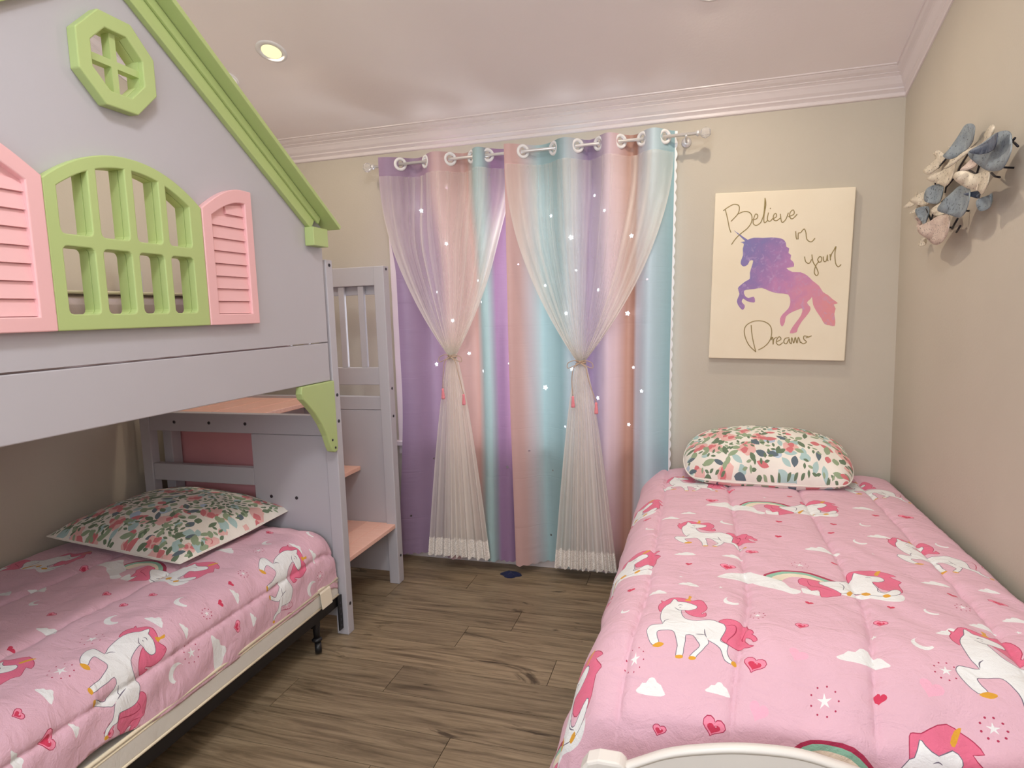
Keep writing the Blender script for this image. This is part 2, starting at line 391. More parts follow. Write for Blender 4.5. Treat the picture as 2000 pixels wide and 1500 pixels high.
D_A={'tail':[(628,409),(732,512),(889,526),(1051,487),(1195,427),(1288,383),(1321,270),(1437,156),(1477,55),(1431,48),(1538,-77),(1588,-196),(1518,-228),(1471,-147),(1328,-31),(1306,-160),(1419,-332),(1532,-358),(1410,-409),(1261,-400),(1122,-470),(985,-426),(863,-365),(784,-284),(786,-113),(817,62),(807,200),(741,314)],'mane':[(-1031,1433),(-924,1359),(-796,1562),(-624,1626),(-393,1548),(-206,1445),(-85,1511),(39,1549),(142,1397),(225,1164),(205,939),(127,774),(177,723),(231,830),(268,660),(223,567),(62,559),(-126,689),(-294,931),(-234,1069),(-260,1231),(-537,1285),(-690,1214),(-797,1060),(-872,856),(-920,747),(-1018,978),(-1035,1186),(-976,1320)],'body':[(-714,1410),(-679,1544),(-596,1446),(-552,1377),(-342,1348),(-182,1280),(-56,1215),(-32,1130),(-70,1036),(-216,962),(-394,957),(-368,766),(-258,517),(-133,404),(98,357),(326,433),(484,442),(637,355),(753,298),(823,151),(814,-42),(776,-233),(768,-359),(870,-407),(961,-451),(954,-590),(998,-700),(1053,-767),(1104,-804),(1086,-867),(950,-811),(875,-684),(810,-560),(672,-464),(527,-391),(456,-316),(502,-416),(505,-484),(460,-553),(404,-661),(299,-805),(279,-844),(153,-827),(288,-645),(334,-534),(237,-375),(98,-163),(-80,-157),(-55,-367),(-45,-603),(-28,-822),(-171,-823),(-192,-545),(-248,-383),(-331,-185),(-427,-113),(-600,-154),(-750,-185),(-779,-253),(-726,-394),(-653,-530),(-808,-578),(-969,-405),(-1087,-190),(-1106,-74),(-1042,28),(-887,32),(-684,44),(-785,248),(-853,517),(-884,856),(-830,1108),(-743,1257)],'horn':[(-391,1455),(-310,1572),(-310,1745),(-225,1674),(-253,1552),(-226,1434)],'hoof1':[(-791,-590),(-659,-507),(-527,-535),(-550,-603),(-642,-651),(-765,-635)],'hoof2':[(-171,-823),(-30,-812),(-6,-882),(-95,-910),(-176,-886)],'hoof3':[(153,-827),(288,-843),(280,-899),(190,-918),(127,-888)],'hoof4':[(1096,-806),(1181,-766),(1209,-840),(1163,-901),(1096,-874)],'line1':[(-528,1173),(-473,1227),(-403,1194)],'line2':[(331,61),(375,-133),(442,-288)],'line3':[(-680,74),(-669,206),(-592,295)],'line4':[(792,233),(1014,316),(1075,149),(1029,-73),(944,-277),(924,-397)],'line5':[(1294,255),(1227,13),(1278,-84)],'line6':[(-482,1094),(-427,1083)],'line7':[(394,-182),(151,-131)],'line8':[(-596,1067),(-466,948),(-341,959)]}
D_B={'cloud1':[(-3957,-181),(-3679,185),(-3365,245),(-3075,416),(-2877,214),(-2624,22),(-2348,-161),(-2137,-341),(-2040,-704),(-1775,-832),(-1820,-1000),(-1993,-1090),(-2203,-942),(-2496,-732),(-2852,-520),(-3099,-311),(-3397,-274),(-3697,-217)],'rain1':[(-2689,-37),(-2470,348),(-2144,549),(-1749,576),(-1307,544),(-961,347),(-698,79),(-445,72),(-881,-285),(-1714,-200),(-2298,-234)],'rain2':[(-2619,-75),(-2417,274),(-2093,472),(-1731,492),(-1353,442),(-1035,260),(-798,1),(-591,-90),(-939,-297),(-1714,-200),(-2298,-234)],'rain3':[(-2460,-117),(-2241,238),(-1926,372),(-1631,359),(-1348,295),(-1091,106),(-909,-137),(-1026,-317),(-1714,-200),(-2147,-196)],'rain4':[(-2179,-219),(-1958,130),(-1716,183),(-1434,118),(-1186,-113),(-1172,-353),(-1786,-693),(-2061,-639)],'cloud3':[(-1715,-582),(-1534,-684),(-1370,-699),(-1272,-785),(-1327,-992),(-1544,-979),(-1732,-945)],'tail':[(-1718,-36),(-1608,121),(-1380,95),(-1164,17),(-1100,-263),(-898,-377),(-746,-585),(-778,-756),(-984,-865),(-1278,-1036),(-1262,-719),(-1329,-615),(-1486,-740),(-1552,-440),(-1698,-289)],'cloud2':[(-737,-681),(-427,-746),(-11,-666),(341,-838),(633,-900),(793,-718),(808,-432),(511,-562),(-94,-451),(-511,-503)],'mane':[(-277,860),(-210,912),(-66,914),(97,996),(425,1153),(690,1062),(862,962),(988,802),(815,780),(955,577),(1030,454),(913,325),(909,-76),(821,-293),(755,-147),(482,-270),(329,-135),(250,149),(93,360),(-100,496),(-244,282),(-292,575)],'body':[(-1193,-71),(-932,38),(-576,124),(-294,497),(-202,543),(-100,823),(-15,753),(214,636),(473,766),(620,675),(600,493),(402,263),(225,215),(257,-102),(301,-354),(443,-419),(596,-244),(771,-92),(835,-195),(728,-435),(503,-590),(246,-579),(-47,-478),(-356,-424),(-674,-633),(-792,-538),(-933,-413),(-1100,-263)],'horn':[(445,881),(555,1097),(686,1163),(622,1018),(519,834)],'hoof1':[(-587,-603),(-301,-183),(-516,-722)],'hoof2':[(-192,-411),(-42,-343),(46,-480),(-115,-540)],'hoof3':[(300,-573),(447,-505),(496,-618),(352,-678)],'line1':[(123,490),(217,531),(292,492)],'line2':[(-656,7),(-559,-138),(-638,-451)],'line3':[(-1475,41),(-1449,-329),(-1215,-436),(-936,-575)],'line4':[(310,-103),(250,-347),(428,-477)]}
D_hR=[(-0.708,-1.805,0.049),(-0.782,-1.928,0.047),(-0.896,-1.948,0.029),(-0.792,-1.325,0.045),(-0.712,-1.195,0.037),(-0.907,-1.307,0.022),(-0.593,-1.536,0.022),(-0.613,-1.667,0.03),(-0.433,-1.601,0.031),(-0.45,-1.838,0.027),(-0.394,-1.501,0.019),(-0.114,-1.394,0.043),(-0.614,-1.031,0.023),(-0.594,-0.879,0.024),(-0.41,-0.864,0.023),(-0.435,-0.955,0.022),(-0.478,-1.237,0.022),(-0.739,-0.46,0.031),(-0.822,-0.635,0.048),(-0.513,-0.543,0.023),(-0.238,-0.713,0.027),(-0.13,-0.689,0.05),(-0.015,-0.456,0.082),(-0.213,-1.375,0.026),(-1.067,-0.843,0.029),(-1.068,-1.477,0.025)]
D_pR=[(-0.617,-1.771,0.045),(-0.351,-1.812,0.049),(-0.692,-1.896,0.042)]
D_cR=[(-0.931,-1.872,0.076),(-0.78,-1.86,0.055),(-0.48,-1.754,0.111),(-0.905,-1.464,0.059),(-0.988,-1.514,0.052),(-0.495,-1.13,0.104),(-0.29,-0.955,0.071),(-0.235,-1.308,0.073),(-0.283,-1.613,0.068),(-0.205,-1.544,0.057),(-0.115,-1.493,0.064),(-0.773,-1.223,0.064),(-0.919,-1.233,0.068),(-0.263,-0.634,0.078),(-0.065,-0.777,0.131),(-0.978,-0.862,0.069),(-0.116,-0.04,0.13),(-0.106,-1.313,0.053),(-0.912,-0.806,0.058),(-0.707,-0.707,0.05)]
D_mR=[(-0.774,-0.906,0.06),(-0.785,-1.562,0.052),(-0.352,-1.682,0.058),(-0.36,-1.026,0.052),(-0.3,-0.832,0.046),(-0.304,-1.514,0.043),(-1.047,-0.958,0.036),(-1.058,-1.621,0.031),(-0.104,-0.966,0.047)]
D_sR=[(-0.994,-1.815,0.055),(-0.559,-1.86,0.051),(-0.317,-1.763,0.042),(-0.254,-1.864,0.034),(-0.717,-1.627,0.032),(-0.581,-1.274,0.043),(-0.453,-1.665,0.027),(-0.817,-1.479,0.022),(-0.216,-1.451,0.03),(-0.613,-0.579,0.028),(-0.345,-1.122,0.023),(-0.928,-1.41,0.023),(-0.817,-1.117,0.023),(-1.015,-1.053,0.023),(-0.134,-1.553,0.026),(-0.918,-0.201,0.029)]
D_hL=[(-2.398,-2.22,0.043),(-2.48,-2.248,0.028),(-2.362,-1.566,0.037),(-2.451,-1.598,0.024),(-2.207,-1.283,0.034),(-3.09,-1.566,0.044),(-2.839,-1.884,0.03),(-2.795,-1.729,0.03),(-2.645,-1.686,0.03),(-2.681,-1.767,0.029),(-2.76,-2.063,0.024),(-2.327,-2.073,0.038),(-2.644,-0.956,0.032),(-2.646,-1.081,0.034),(-2.488,-1.506,0.024)]
D_cL=[(-2.51,-1.809,0.064),(-2.441,-1.761,0.046),(-2.447,-1.524,0.052),(-2.487,-2.172,0.056),(-2.384,-2.155,0.037),(-2.322,-1.665,0.13),(-2.754,-1.957,0.078),(-2.35,-1.488,0.05),(-2.475,-1.133,0.064),(-2.419,-1.077,0.06),(-2.339,-0.956,0.103),(-2.395,-2.294,0.057),(-3.064,-1.756,0.081),(-2.686,-1.295,0.095),(-3.15,-1.806,0.064)]
D_mL=[(-2.62,-1.849,0.072),(-2.518,-1.687,0.063),(-2.348,-1.83,0.069),(-2.58,-1.168,0.065),(-2.497,-0.998,0.047),(-2.304,-1.131,0.076),(-2.959,-1.839,0.052)]
D_sL=[(-2.584,-1.957,0.054),(-2.523,-2.102,0.051),(-2.375,-1.763,0.051),(-2.447,-1.66,0.03),(-2.494,-1.432,0.03),(-2.559,-1.258,0.037),(-2.334,-1.071,0.032),(-2.318,-1.299,0.034)]
D_cvU=[(156,-223),(183,-214),(224,-216),(260,-215),(289,-218),(312,-225),(325,-241),(328,-259),(341,-268),(339,-288),(351,-299),(349,-318),(362,-331),(365,-353),(333,-358),(361,-377),(395,-379),(425,-394),(449,-418),(479,-443),(497,-471),(520,-486),(539,-504),(563,-523),(546,-529),(555,-548),(551,-572),(556,-597),(556,-628),(535,-626),(512,-619),(496,-592),(474,-560),(458,-529),(452,-495),(445,-504),(431,-520),(447,-541),(446,-560),(430,-586),(413,-610),(398,-642),(393,-660),(364,-665),(374,-637),(390,-611),(409,-579),(413,-548),(393,-554),(365,-567),(343,-586),(340,-612),(330,-633),(320,-621),(318,-595),(330,-573),(352,-548),(359,-517),(348,-482),(302,-476),(266,-466),(229,-450),(194,-456),(158,-459),(150,-469),(156,-488),(172,-498),(195,-492),(202,-510),(197,-520),(166,-513),(148,-501),(142,-517),(156,-532),(156,-545),(147,-555),(131,-539),(120,-516),(124,-497),(130,-478),(122,-452),(133,-437),(156,-418),(174,-406),(173,-378),(180,-347),(185,-321),(170,-321),(162,-339),(144,-348),(130,-336),(131,-317),(138,-295),(136,-264),(140,-245),(133,-236),(124,-233),(142,-230)]
D_cvHorn=[(91,-176),(156,-223),(146,-230)]
D_cvS=[[(48,-76),(60,-118),(70,-162),(79,-187)],[(40,-83),(60,-68),(87,-55),(108,-61),(112,-78),(106,-101),(77,-134)],[(106,-101),(136,-90),(160,-97),(170,-116),(168,-144),(151,-170),(122,-194),(99,-219),(84,-243)],[(170,-131),(191,-126),(196,-111),(186,-104),(179,-122),(177,-147),(192,-157),(210,-145)],[(210,-145),(222,-105),(224,-32)],[(224,-32),(229,-63),(223,-118),(227,-146),(241,-134)],[(225,-39),(224,-81)],[(242,-100),(239,-131),(250,-140),(261,-129)],[(249,-79),(251,-83)],[(261,-129),(278,-120),(274,-104),(265,-114),(266,-132),(279,-138),(295,-127)],[(294,-108),(303,-146),(319,-134),(329,-104)],[(330,-122),(353,-111),(350,-92),(337,-102),(336,-123),(348,-132),(367,-112)],[(365,-190),(368,-215),(372,-227)],[(377,-227),(377,-199),(386,-197),(395,-185),(402,-181),(409,-197),(415,-228),(434,-240),(449,-224)],[(409,-307),(416,-331),(431,-338),(440,-320)],[(440,-298),(447,-332),(462,-357),(472,-384),(465,-395),(455,-381),(459,-351),(472,-329)],[(474,-307),(466,-321),(473,-335),(482,-328),(482,-313),(474,-307)],[(489,-308),(491,-326),(498,-332),(504,-324),(506,-301),(508,-324),(512,-328)],[(517,-298),(520,-326)],[(520,-312),(524,-295),(532,-280),(540,-264),(537,-297),(543,-340),(555,-356),(566,-346)],[(190,-628),(195,-670),(205,-715),(217,-757)],[(217,-757),(182,-722),(161,-670),(166,-632),(201,-609),(243,-609),(274,-628),(284,-662),(277,-701),(255,-730),(228,-747)],[(283,-698),(289,-684),(293,-720),(295,-694),(307,-685)],[(306,-707),(326,-695),(320,-682),(310,-691),(307,-712),(320,-722),(335,-710)],[(363,-686),(345,-690),(340,-708),(352,-715),(363,-691),(365,-707),(373,-715)],[(373,-716),(374,-684),(384,-712),(389,-683),(398,-712),(403,-683),(413,-710)],[(450,-682),(428,-677),(427,-692),(439,-705),(425,-714),(415,-706)],[(435,-686),(460,-676)]]
D_wall=[('g',0.049300000000000004,[(-726,1928),(-757,1961),(-795,1990),(-836,1986),(-886,1963),(-915,1940),(-898,1923),(-861,1916),(-798,1902),(-748,1896),(-715,1914)]),('c',0.0435,[(-798,1901),(-846,1910),(-905,1927),(-946,1944),(-974,1945),(-999,1933),(-997,1921),(-965,1906),(-909,1895),(-832,1894),(-752,1868),(-734,1875)]),('g',0.060899999999999996,[(-958,1876),(-1000,1887),(-1052,1901),(-1104,1896),(-1143,1880),(-1164,1856),(-1191,1825),(-1176,1804),(-1143,1786),(-1093,1788),(-1038,1802),(-993,1829),(-961,1857)]),('c',0.0377,[(-639,1916),(-679,1924),(-710,1897),(-714,1865),(-686,1840),(-642,1824),(-591,1840),(-526,1870),(-545,1885),(-594,1889)]),('c',0.028999999999999998,[(-474,1898),(-534,1915),(-611,1928),(-645,1955),(-625,1963),(-560,1950),(-505,1977),(-475,1973),(-488,1951),(-439,1920)]),('c',0.0667,[(-866,1831),(-898,1829),(-938,1810),(-969,1807),(-1005,1806),(-1048,1795),(-1077,1774),(-1080,1754),(-1048,1739),(-1021,1735),(-976,1754),(-921,1770),(-887,1789),(-860,1813)]),('g',0.0638,[(-788,1783),(-821,1794),(-863,1786),(-922,1760),(-933,1730),(-914,1705),(-884,1693),(-843,1690),(-780,1710),(-733,1731),(-747,1759)]),('g',0.040600000000000004,[(-508,1840),(-559,1846),(-622,1820),(-635,1793),(-608,1779),(-558,1776),(-503,1796)]),('c',0.028999999999999998,[(-346,1848),(-414,1856),(-469,1857),(-470,1808),(-422,1792),(-339,1805),(-300,1831)]),('p',0.057999999999999996,[(-518,1701),(-570,1713),(-620,1725),(-698,1718),(-756,1696),(-769,1667),(-736,1644),(-682,1625),(-623,1623),(-568,1650),(-521,1678)]),('g',0.0348,[(-379,1787),(-443,1782),(-481,1746),(-462,1721),(-417,1721),(-377,1756)]),('g',0.0435,[(-960,1731),(-1001,1736),(-1042,1732),(-1039,1709),(-1007,1696),(-972,1692),(-955,1713)]),('c',0.0464,[(-579,1755),(-617,1771),(-686,1761),(-689,1736),(-633,1726),(-593,1731)]),('p',0.0464,[(-846,1846),(-888,1884),(-934,1874),(-915,1847),(-863,1836)]),('n',0.0783,[(-1007,1866),(-1040,1878),(-1098,1890),(-1128,1885),(-1133,1868),(-1116,1853),(-1078,1846),(-1033,1850)]),('n',0.052199999999999996,[(-894,1758),(-943,1757),(-979,1736),(-931,1736)]),('c',0.026099999999999998,[(-202,1817),(-260,1866),(-299,1851),(-254,1817)]),('c',0.026099999999999998,[(-278,1781),(-304,1818),(-332,1804),(-302,1786)]),('p',0.028999999999999998,[(-336,1721),(-340,1756),(-369,1737),(-357,1718)]),('c',0.028999999999999998,[(-374,1640),(-382,1667),(-441,1658),(-409,1641)])]
D_stems=[[(-502,1913),(-599,1926)],[(-680,1843),(-733,1874),(-796,1900),(-831,1898)],[(-457,1727),(-417,1781)],[(-457,1727),(-510,1771)],[(-666,1672),(-734,1699)],[(-628,1709),(-643,1723)],[(-586,1811),(-613,1824),(-676,1841)],[(-560,1782),(-627,1786)],[(-1075,1857),(-1092,1864),(-1115,1871)],[(-1092,1864),(-1117,1855),(-1136,1843)],[(-709,1655),(-760,1672)],[(-958,1806),(-1001,1788),(-1035,1779)],[(-484,1851),(-503,1862)],[(-821,1764),(-878,1749)],[(-786,1850),(-869,1820),(-888,1845)]]
STL = [(-2.336, 1.987, 1.3), (-2.146, 2.081, 0.7), (-2.182, 1.792, 1), (-2.304, 1.545, 0.8), (-2.027, 1.597, 0.8), (-1.991, 1.482, 0.7), (-2.177, 1.389, 1), (-2.104, 1.208, 0.9), (-2.33, 1.148, 1.2), (-2.005, 1.114, 0.9), (-1.835, 1.5, 0.6), (-1.837, 1.154, 0.5), (-2.351, 0.61, 0.6), (-2.459, 0.287, 0.6), (-1.86, 0.593, 0.8)]
STR = [(-1.6, 1.906, 0.9), (-1.373, 1.991, 0.8), (-1.311, 1.903, 0.8), (-1.484, 1.785, 1.2), (-1.185, 1.784, 1.1), (-1.464, 1.624, 0.6), (-1.643, 1.557, 0.8), (-1.349, 1.523, 0.9), (-1.515, 1.41, 1), (-1.198, 1.401, 1.2), (-1.763, 1.667, 0.5), (-1.051, 1.932, 0.5), (-1.098, 1.563, 0.6), (-1.488, 1.126, 1), (-1.653, 1.021, 1.3), (-1.351, 0.973, 1.1), (-1.164, 1.128, 0.8), (-1.117, 1.015, 0.9), (-1.186, 0.831, 0.9), (-1.529, 0.828, 0.6), (-1.737, 0.687, 0.6), (-1.619, 0.575, 0.5), (-1.645, 0.209, 0.6), (-1.314, 0.524, 0.4)]
# ------------------------------------------------------------------ the room
XL, XR, YB, YF = -3.52, 0.0, 0.0, -4.70
SL = .346; RIDGE = -2.9
def ceil_z(y): return 2.415+SL*(-y) if y > RIDGE else 2.415+SL*(-RIDGE)-SL*(RIDGE-y)
T = .12
WX0, WX1, WZ0, WZ1 = -2.49, -1.10, .70, 2.09         # curtained window opening
RX0, RX1, RZ0, RZ1 = -2.45, -.25, 1.38, 2.42          # added window behind the photographer, set high so its light falls steeply
rect = lambda a, b, c, d: [(a, c), (b, c), (b, d), (a, d)]
def struct(o, label, cat): return tag(o, label, cat, kind='structure')
struct(plate(rect(XL-T, XR+T, 0, 2.46), [rect(WX0, WX1, WZ0, WZ1)], fY, YB, YB+T).obj('wall_back', M['wall']), 'greige painted wall holding the curtained window', 'wall')
struct(plate(rect(XL-T, XR+T, 0, ceil_z(YF)+.05), [rect(RX0, RX1, RZ0, RZ1)], fY, YF-T, YF).obj('wall_front', M['wall']), 'greige wall behind the photographer with a wide window', 'wall')
side = [(YF, 0), (YB, 0), (YB, ceil_z(YB)+.04), (RIDGE, ceil_z(RIDGE)+.04), (YF, ceil_z(YF)+.04)]
struct(plate(side, [], fX, XR, XR+T).obj('wall_right', M['wall']), 'greige wall beside the bed carrying the metal flowers', 'wall')
struct(plate(side, [], fX, XL-T, XL).obj('wall_left', M['wall']), 'greige wall behind the bunk bed', 'wall')
cl = [(YB+T, ceil_z(YB)-SL*T), (RIDGE, ceil_z(RIDGE)), (YF-T, ceil_z(YF)-SL*T), (YF-T, ceil_z(YF)+.15), (RIDGE, ceil_z(RIDGE)+.15), (YB+T, ceil_z(YB)+.12)]
struct(plate(cl, [], fX, XL-T, XR+T).obj('ceiling', M['ceil']), 'pale sloped ceiling rising from the window wall', 'ceiling')

floor = struct(MB().box(XL-T, XR+T, YF-T, YB+T, -.12, -.010).obj('floor', M['wood']), 'grey brown wood plank floor', 'floor')
random.seed(4); y = YB; row = 0
while y > YF:
    yw = min(.182, y-YF); x = XL+[-.35, -.95, -.1, -.6, -.8][row % 5]
    while x < XR:
        a, b = max(x, XL), min(x+1.22, XR)
        if b-a > .02:
            g = .0012; cx, cy = (a+b)/2, y-yw/2
            box('plank', M['wood'], floor, a+g, b-g, y-yw+g, y-g, -.0095, 0, bevel=0)
        x += 1.22
    y -= yw; row += 1

# crown mouldings: stepped profile (out from the wall, down from the ceiling)
CP = [(0, -.098), (.008, -.098), (.010, -.094), (.010, -.084), (.007, -.081), (.012, -.077), (.020, -.072), (.020, -.066), (.017, -.064), (.028, -.056), (.038, -.042), (.044, -.036), (.042, -.032), (.050, -.028), (.056, -.026), (.054, -.022), (.068, -.018), (.078, -.012), (.076, -.009), (.084, -.008), (.084, 0), (0, 0)]
def crown(name, p0, p1, outv, upv, label):
    p0, p1, outv, upv = map(Vector, (p0, p1, outv, upv)); mb = MB(); n = len(CP)
    vs_ = [p+outv*a+upv*b for p in (p0, p1) for a, b in CP]
    mb.add(vs_, [(i, (i+1) % n, n+(i+1) % n, n+i) for i in range(n)]+[tuple(range(n)), tuple(range(2*n-1, n-1, -1))])
    return struct(mb.obj(name, M['trim']), label, 'trim')
sl = Vector((0, -1, SL)).normalized()
up_out = Vector((0, -.082, .082*SL))/.082
crown('trim_1', (XL, YB, 2.418), (XR, YB, 2.418), up_out, (0, 0, 1), 'white crown moulding above the curtains')
crown('trim_2', (XR, YB, 2.415), (XR, RIDGE, ceil_z(RIDGE)), (-.75, 0, 0), (0, 0, 1), 'white crown moulding climbing along the right wall')
crown('trim_3', (XL, YB, 2.415), (XL, RIDGE, ceil_z(RIDGE)), (.75, 0, 0), (0, 0, 1), 'white crown moulding above the left wall')
def base(name, x0, x1, y0, y1, label):
    mb = MB().box(x0, x1, y0, y1, 0, .085)
    return struct(mb.obj(name, M['trim'], bevel=.004), label, 'baseboard')
base('baseboard_back', XL, XR, YB-.014, YB, 'white baseboard under the curtains')
base('baseboard_right', XR-.014, XR, YF, YB-.014, 'white baseboard behind the bed by the right wall')
base('baseboard_left', XL, XL+.014, YF, YB-.014, 'white baseboard behind the bunk bed')

def window(name, x0, x1, z0, z1, y, side, label, cw=.06):
    s = side
    a, b = sorted((y, y-.018*s))
    o = struct(plate(rect(x0-cw, x1+cw, z0-cw-.02, z1+cw), [rect(x0, x1, z0, z1)], fY, a, b).obj(name, M['trim'], bevel=.003), label, 'window')
    ya, yb = sorted((y+.04*s, y+.08*s)); xm = (x0+x1)/2
    for k, (p, q) in enumerate(((x0, xm+.02), (xm-.02, x1))):
        yo = .012*k
        sash = plate(rect(p+.001, q-.001, z0+.001, z1-.001), [rect(p+.045, q-.045, z0+.045, z1-.045)], fY, ya+yo*1.0, ya+yo+.011).obj('sash', M['trim'], o)
        MB().box(p+.045, q-.045, ya+yo+.003, ya+yo+.007, z0+.045, z1-.045).obj('pane', M['glass'], sash)
    sl_ = sorted((y-.045*s, y+.035*s)); box('sill', M['trim'], o, x0-cw-.02, x1+cw+.02, sl_[0], sl_[1], z0-.028, z0-.001)
    return o
window('window_1', WX0, WX1, WZ0, WZ1, YB, 1, 'white sliding window hidden behind the rainbow curtains')
window('added_rear_window', RX0, RX1, RZ0, RZ1, YF, -1, 'wide white window behind the photographer')

# ------------------------------------------------------------------ recessed lights
def downlight(x, y, label, power):
    z = ceil_z(y); n = Vector((0, -SL, -1)).normalized() if y > RIDGE else Vector((0, SL, -1)).normalized()
    t = thing('recessed_light', label, 'light', (x, y, z), group='recessed ceiling lights')
    MB().lathe([(.047, -.004), (.047, .004), (.062, .005), (.070, .002), (.071, -.004)], (0, 0, 0), n, 32).obj('trim_ring', M['plastic'], t, smooth=True)
    MB().lathe([(.001, .0050), (.030, .0052), (.044, .0035), (.045, 0)], (0, 0, 0), n, 32).obj('lens', M['lens'], t, smooth=True)
    l = bpy.data.lights.new('downlight_lamp', 'AREA'); l.shape = 'DISK'; l.size = .058; l.energy = power; l.color = (1, .86, .68)
    o = bpy.data.objects.new('downlight_lamp', l); C.objects.link(o); o.parent = t; o.location = n*.0085; o.rotation_euler = (n*1+Vector((0, 0, -.6))).to_track_quat('-Z', 'Y').to_euler()
    return t
downlight(-2.763, -.667, 'glowing recessed ceiling light above the green roof edge', 5)
downlight(-.835, -.62, 'recessed ceiling light above the unicorn canvas, out of frame', 7)
downlight(-2.763, -2.35, 'recessed ceiling light over the near end of the bunk, out of frame', 5)  # added to brighten the room, like the next one
downlight(-.835, -2.35, 'recessed ceiling light over the foot of the white bed, out of frame', 5)
# unseen overhead fill added near the ridge, shaped as a flush ceiling light
t = thing('added_ceiling_fill', 'round white flush ceiling light near the ridge, out of frame', 'light', (-1.15, -2.95, ceil_z(-2.95)))
MB().lathe([(.26, .01), (.26, -.05), (.24, -.06), (.001, -.06)], (0, 0, 0), (0, 0, 1), 40).obj('housing', M['plastic'], t, smooth=True)
MB().lathe([(.235, -.0602), (.20, -.085), (.10, -.098), (.001, -.10)], (0, 0, 0), (0, 0, 1), 40).obj('diffuser', m_emit('fill_diffuser', (.93, .97, 1, 1), 2), t, smooth=True)
l = bpy.data.lights.new('added_fill_lamp', 'AREA'); l.shape = 'DISK'; l.size = .44; l.energy = 29; l.color = (.93, .965, 1)
o = bpy.data.objects.new('added_fill_lamp', l); C.objects.link(o); o.parent = t; o.location = (0, 0, -.105)
z = ceil_z(-.5); n = Vector((0, -SL, -1)).normalized()
t = thing('smoke_detector', 'small white round ceiling fixture peeking past the green roof', 'detector', (-3.12, -.555, ceil_z(-.555)))
MB().lathe([(.058, -.003), (.058, .012), (.050, .022), (.030, .026), (.001, .026)], (0, 0, 0), n, 28).obj('cover', M['plastic'], t, smooth=True)
MB().lathe([(.064, -.003), (.064, .006), (.059, .007)], (0, 0, 0), n, 28).obj('base', M['plastic'], t)

# ------------------------------------------------------------------ curtain rod
ROD_Y, ROD_Z = -.105, 2.23
t = thing('curtain_rod', 'thin brushed metal curtain rod with faceted glass finials', 'curtain rod', (-1.73, ROD_Y, ROD_Z))
def loc(mb, o, nm, m, par, **k): return mb.obj(nm, m, par, **k)
MB().tube([(-.84, 0, 0), (.845, 0, 0)], .008, 16).obj('rod', M['rod'], t, smooth=True)
for s in (-1, 1):
    f_ = MB().lathe([(.010, 0), (.014, .004), (.014, .012), (.009, .016)], (s*.84, 0, 0), (s, 0, 0), 16).obj('finial', M['rod'], t, smooth=True)
    MB().lathe([(.008, .014), (.020, .026), (.027, .042), (.020, .058), (.010, .066)], (s*.84, 0, 0), (s, 0, 0), 8).obj('crystal', M['crystal'], f_)
    b_ = MB().lathe([(.024, 0), (.024, .006), (.012, .010), (.007, .012)], (s*.795, -ROD_Y-.001, -.012), (0, -1, 0), 20).obj('bracket', M['rod'], t, smooth=True)
    MB().tube([(s*.795, .10, -.012), (s*.795, .02, -.012), (s*.795, .0, -.014), (s*.795, -.012, -.004)], .006, 10).obj('arm', M['rod'], b_, smooth=True)

# ------------------------------------------------------------------ curtains
def m_curtain(name, stops, x0, x1):
    tt = NT(name); at = tt.add('ShaderNodeAttribute', attribute_name='across')
    c = tt.ramp(at.outputs['Fac'], [((x-x0)/(x1-x0), srgb(*q)) for x, q in stops])
    v = tt.coords('Object'); d = tt.add('ShaderNodeBsdfDiffuse'); tr = tt.add('ShaderNodeBsdfTranslucent'); mx = tt.add('ShaderNodeMixShader', i_0=.07)
    tt.link(c, d.inputs[0]); tt.link(c, tr.inputs[0]); tt.link(d.outputs[0], mx.inputs[1]); tt.link(tr.outputs[0], mx.inputs[2])
    gl = tt.add('ShaderNodeBsdfGlossy', i_1=.45); m2 = tt.add('ShaderNodeMixShader', i_0=.05); tt.link(mx.outputs[0], m2.inputs[1]); tt.link(gl.outputs[0], m2.inputs[2]); tt.link(m2.outputs[0], tt.out.inputs[0])
    a = tt.noise(tt.coords('Object', (3, 3, 26)), .8, 4, .5, .5); b = tt.noise(v, 240, 2)
    ad = tt.add('ShaderNodeMath', operation='MULTIPLY_ADD', i_1=.06); tt.link(b, ad.inputs[0]); tt.link(a, ad.inputs[2])
    # fold creases from the packaging, level lines across the cloth
    sx = tt.add('ShaderNodeSeparateXYZ'); tt.link(v, sx.inputs[0]); wv = tt.add('ShaderNodeMath', operation='PINGPONG', i_1=.135); tt.link(sx.outputs[2], wv.inputs[0])
    cr = tt.ramp(wv.outputs[0], [(0, (0, 0, 0, 1)), (.004, (.6, .6, .6, 1)), (.02, (.7, .7, .7, 1))]); ad2 = tt.add('ShaderNodeMath', operation='MULTIPLY_ADD', i_1=.25); tt.link(cr, ad2.inputs[0]); tt.link(ad.outputs[0], ad2.inputs[2])
    bp = tt.add('ShaderNodeBump', i_0=.30); bp.inputs['Distance'].default_value = .01; tt.link(ad2.outputs[0], bp.inputs['Height'])
    for nd in (d, tr, gl): tt.link(bp.outputs[0], nd.inputs['Normal'])
    return tt.m
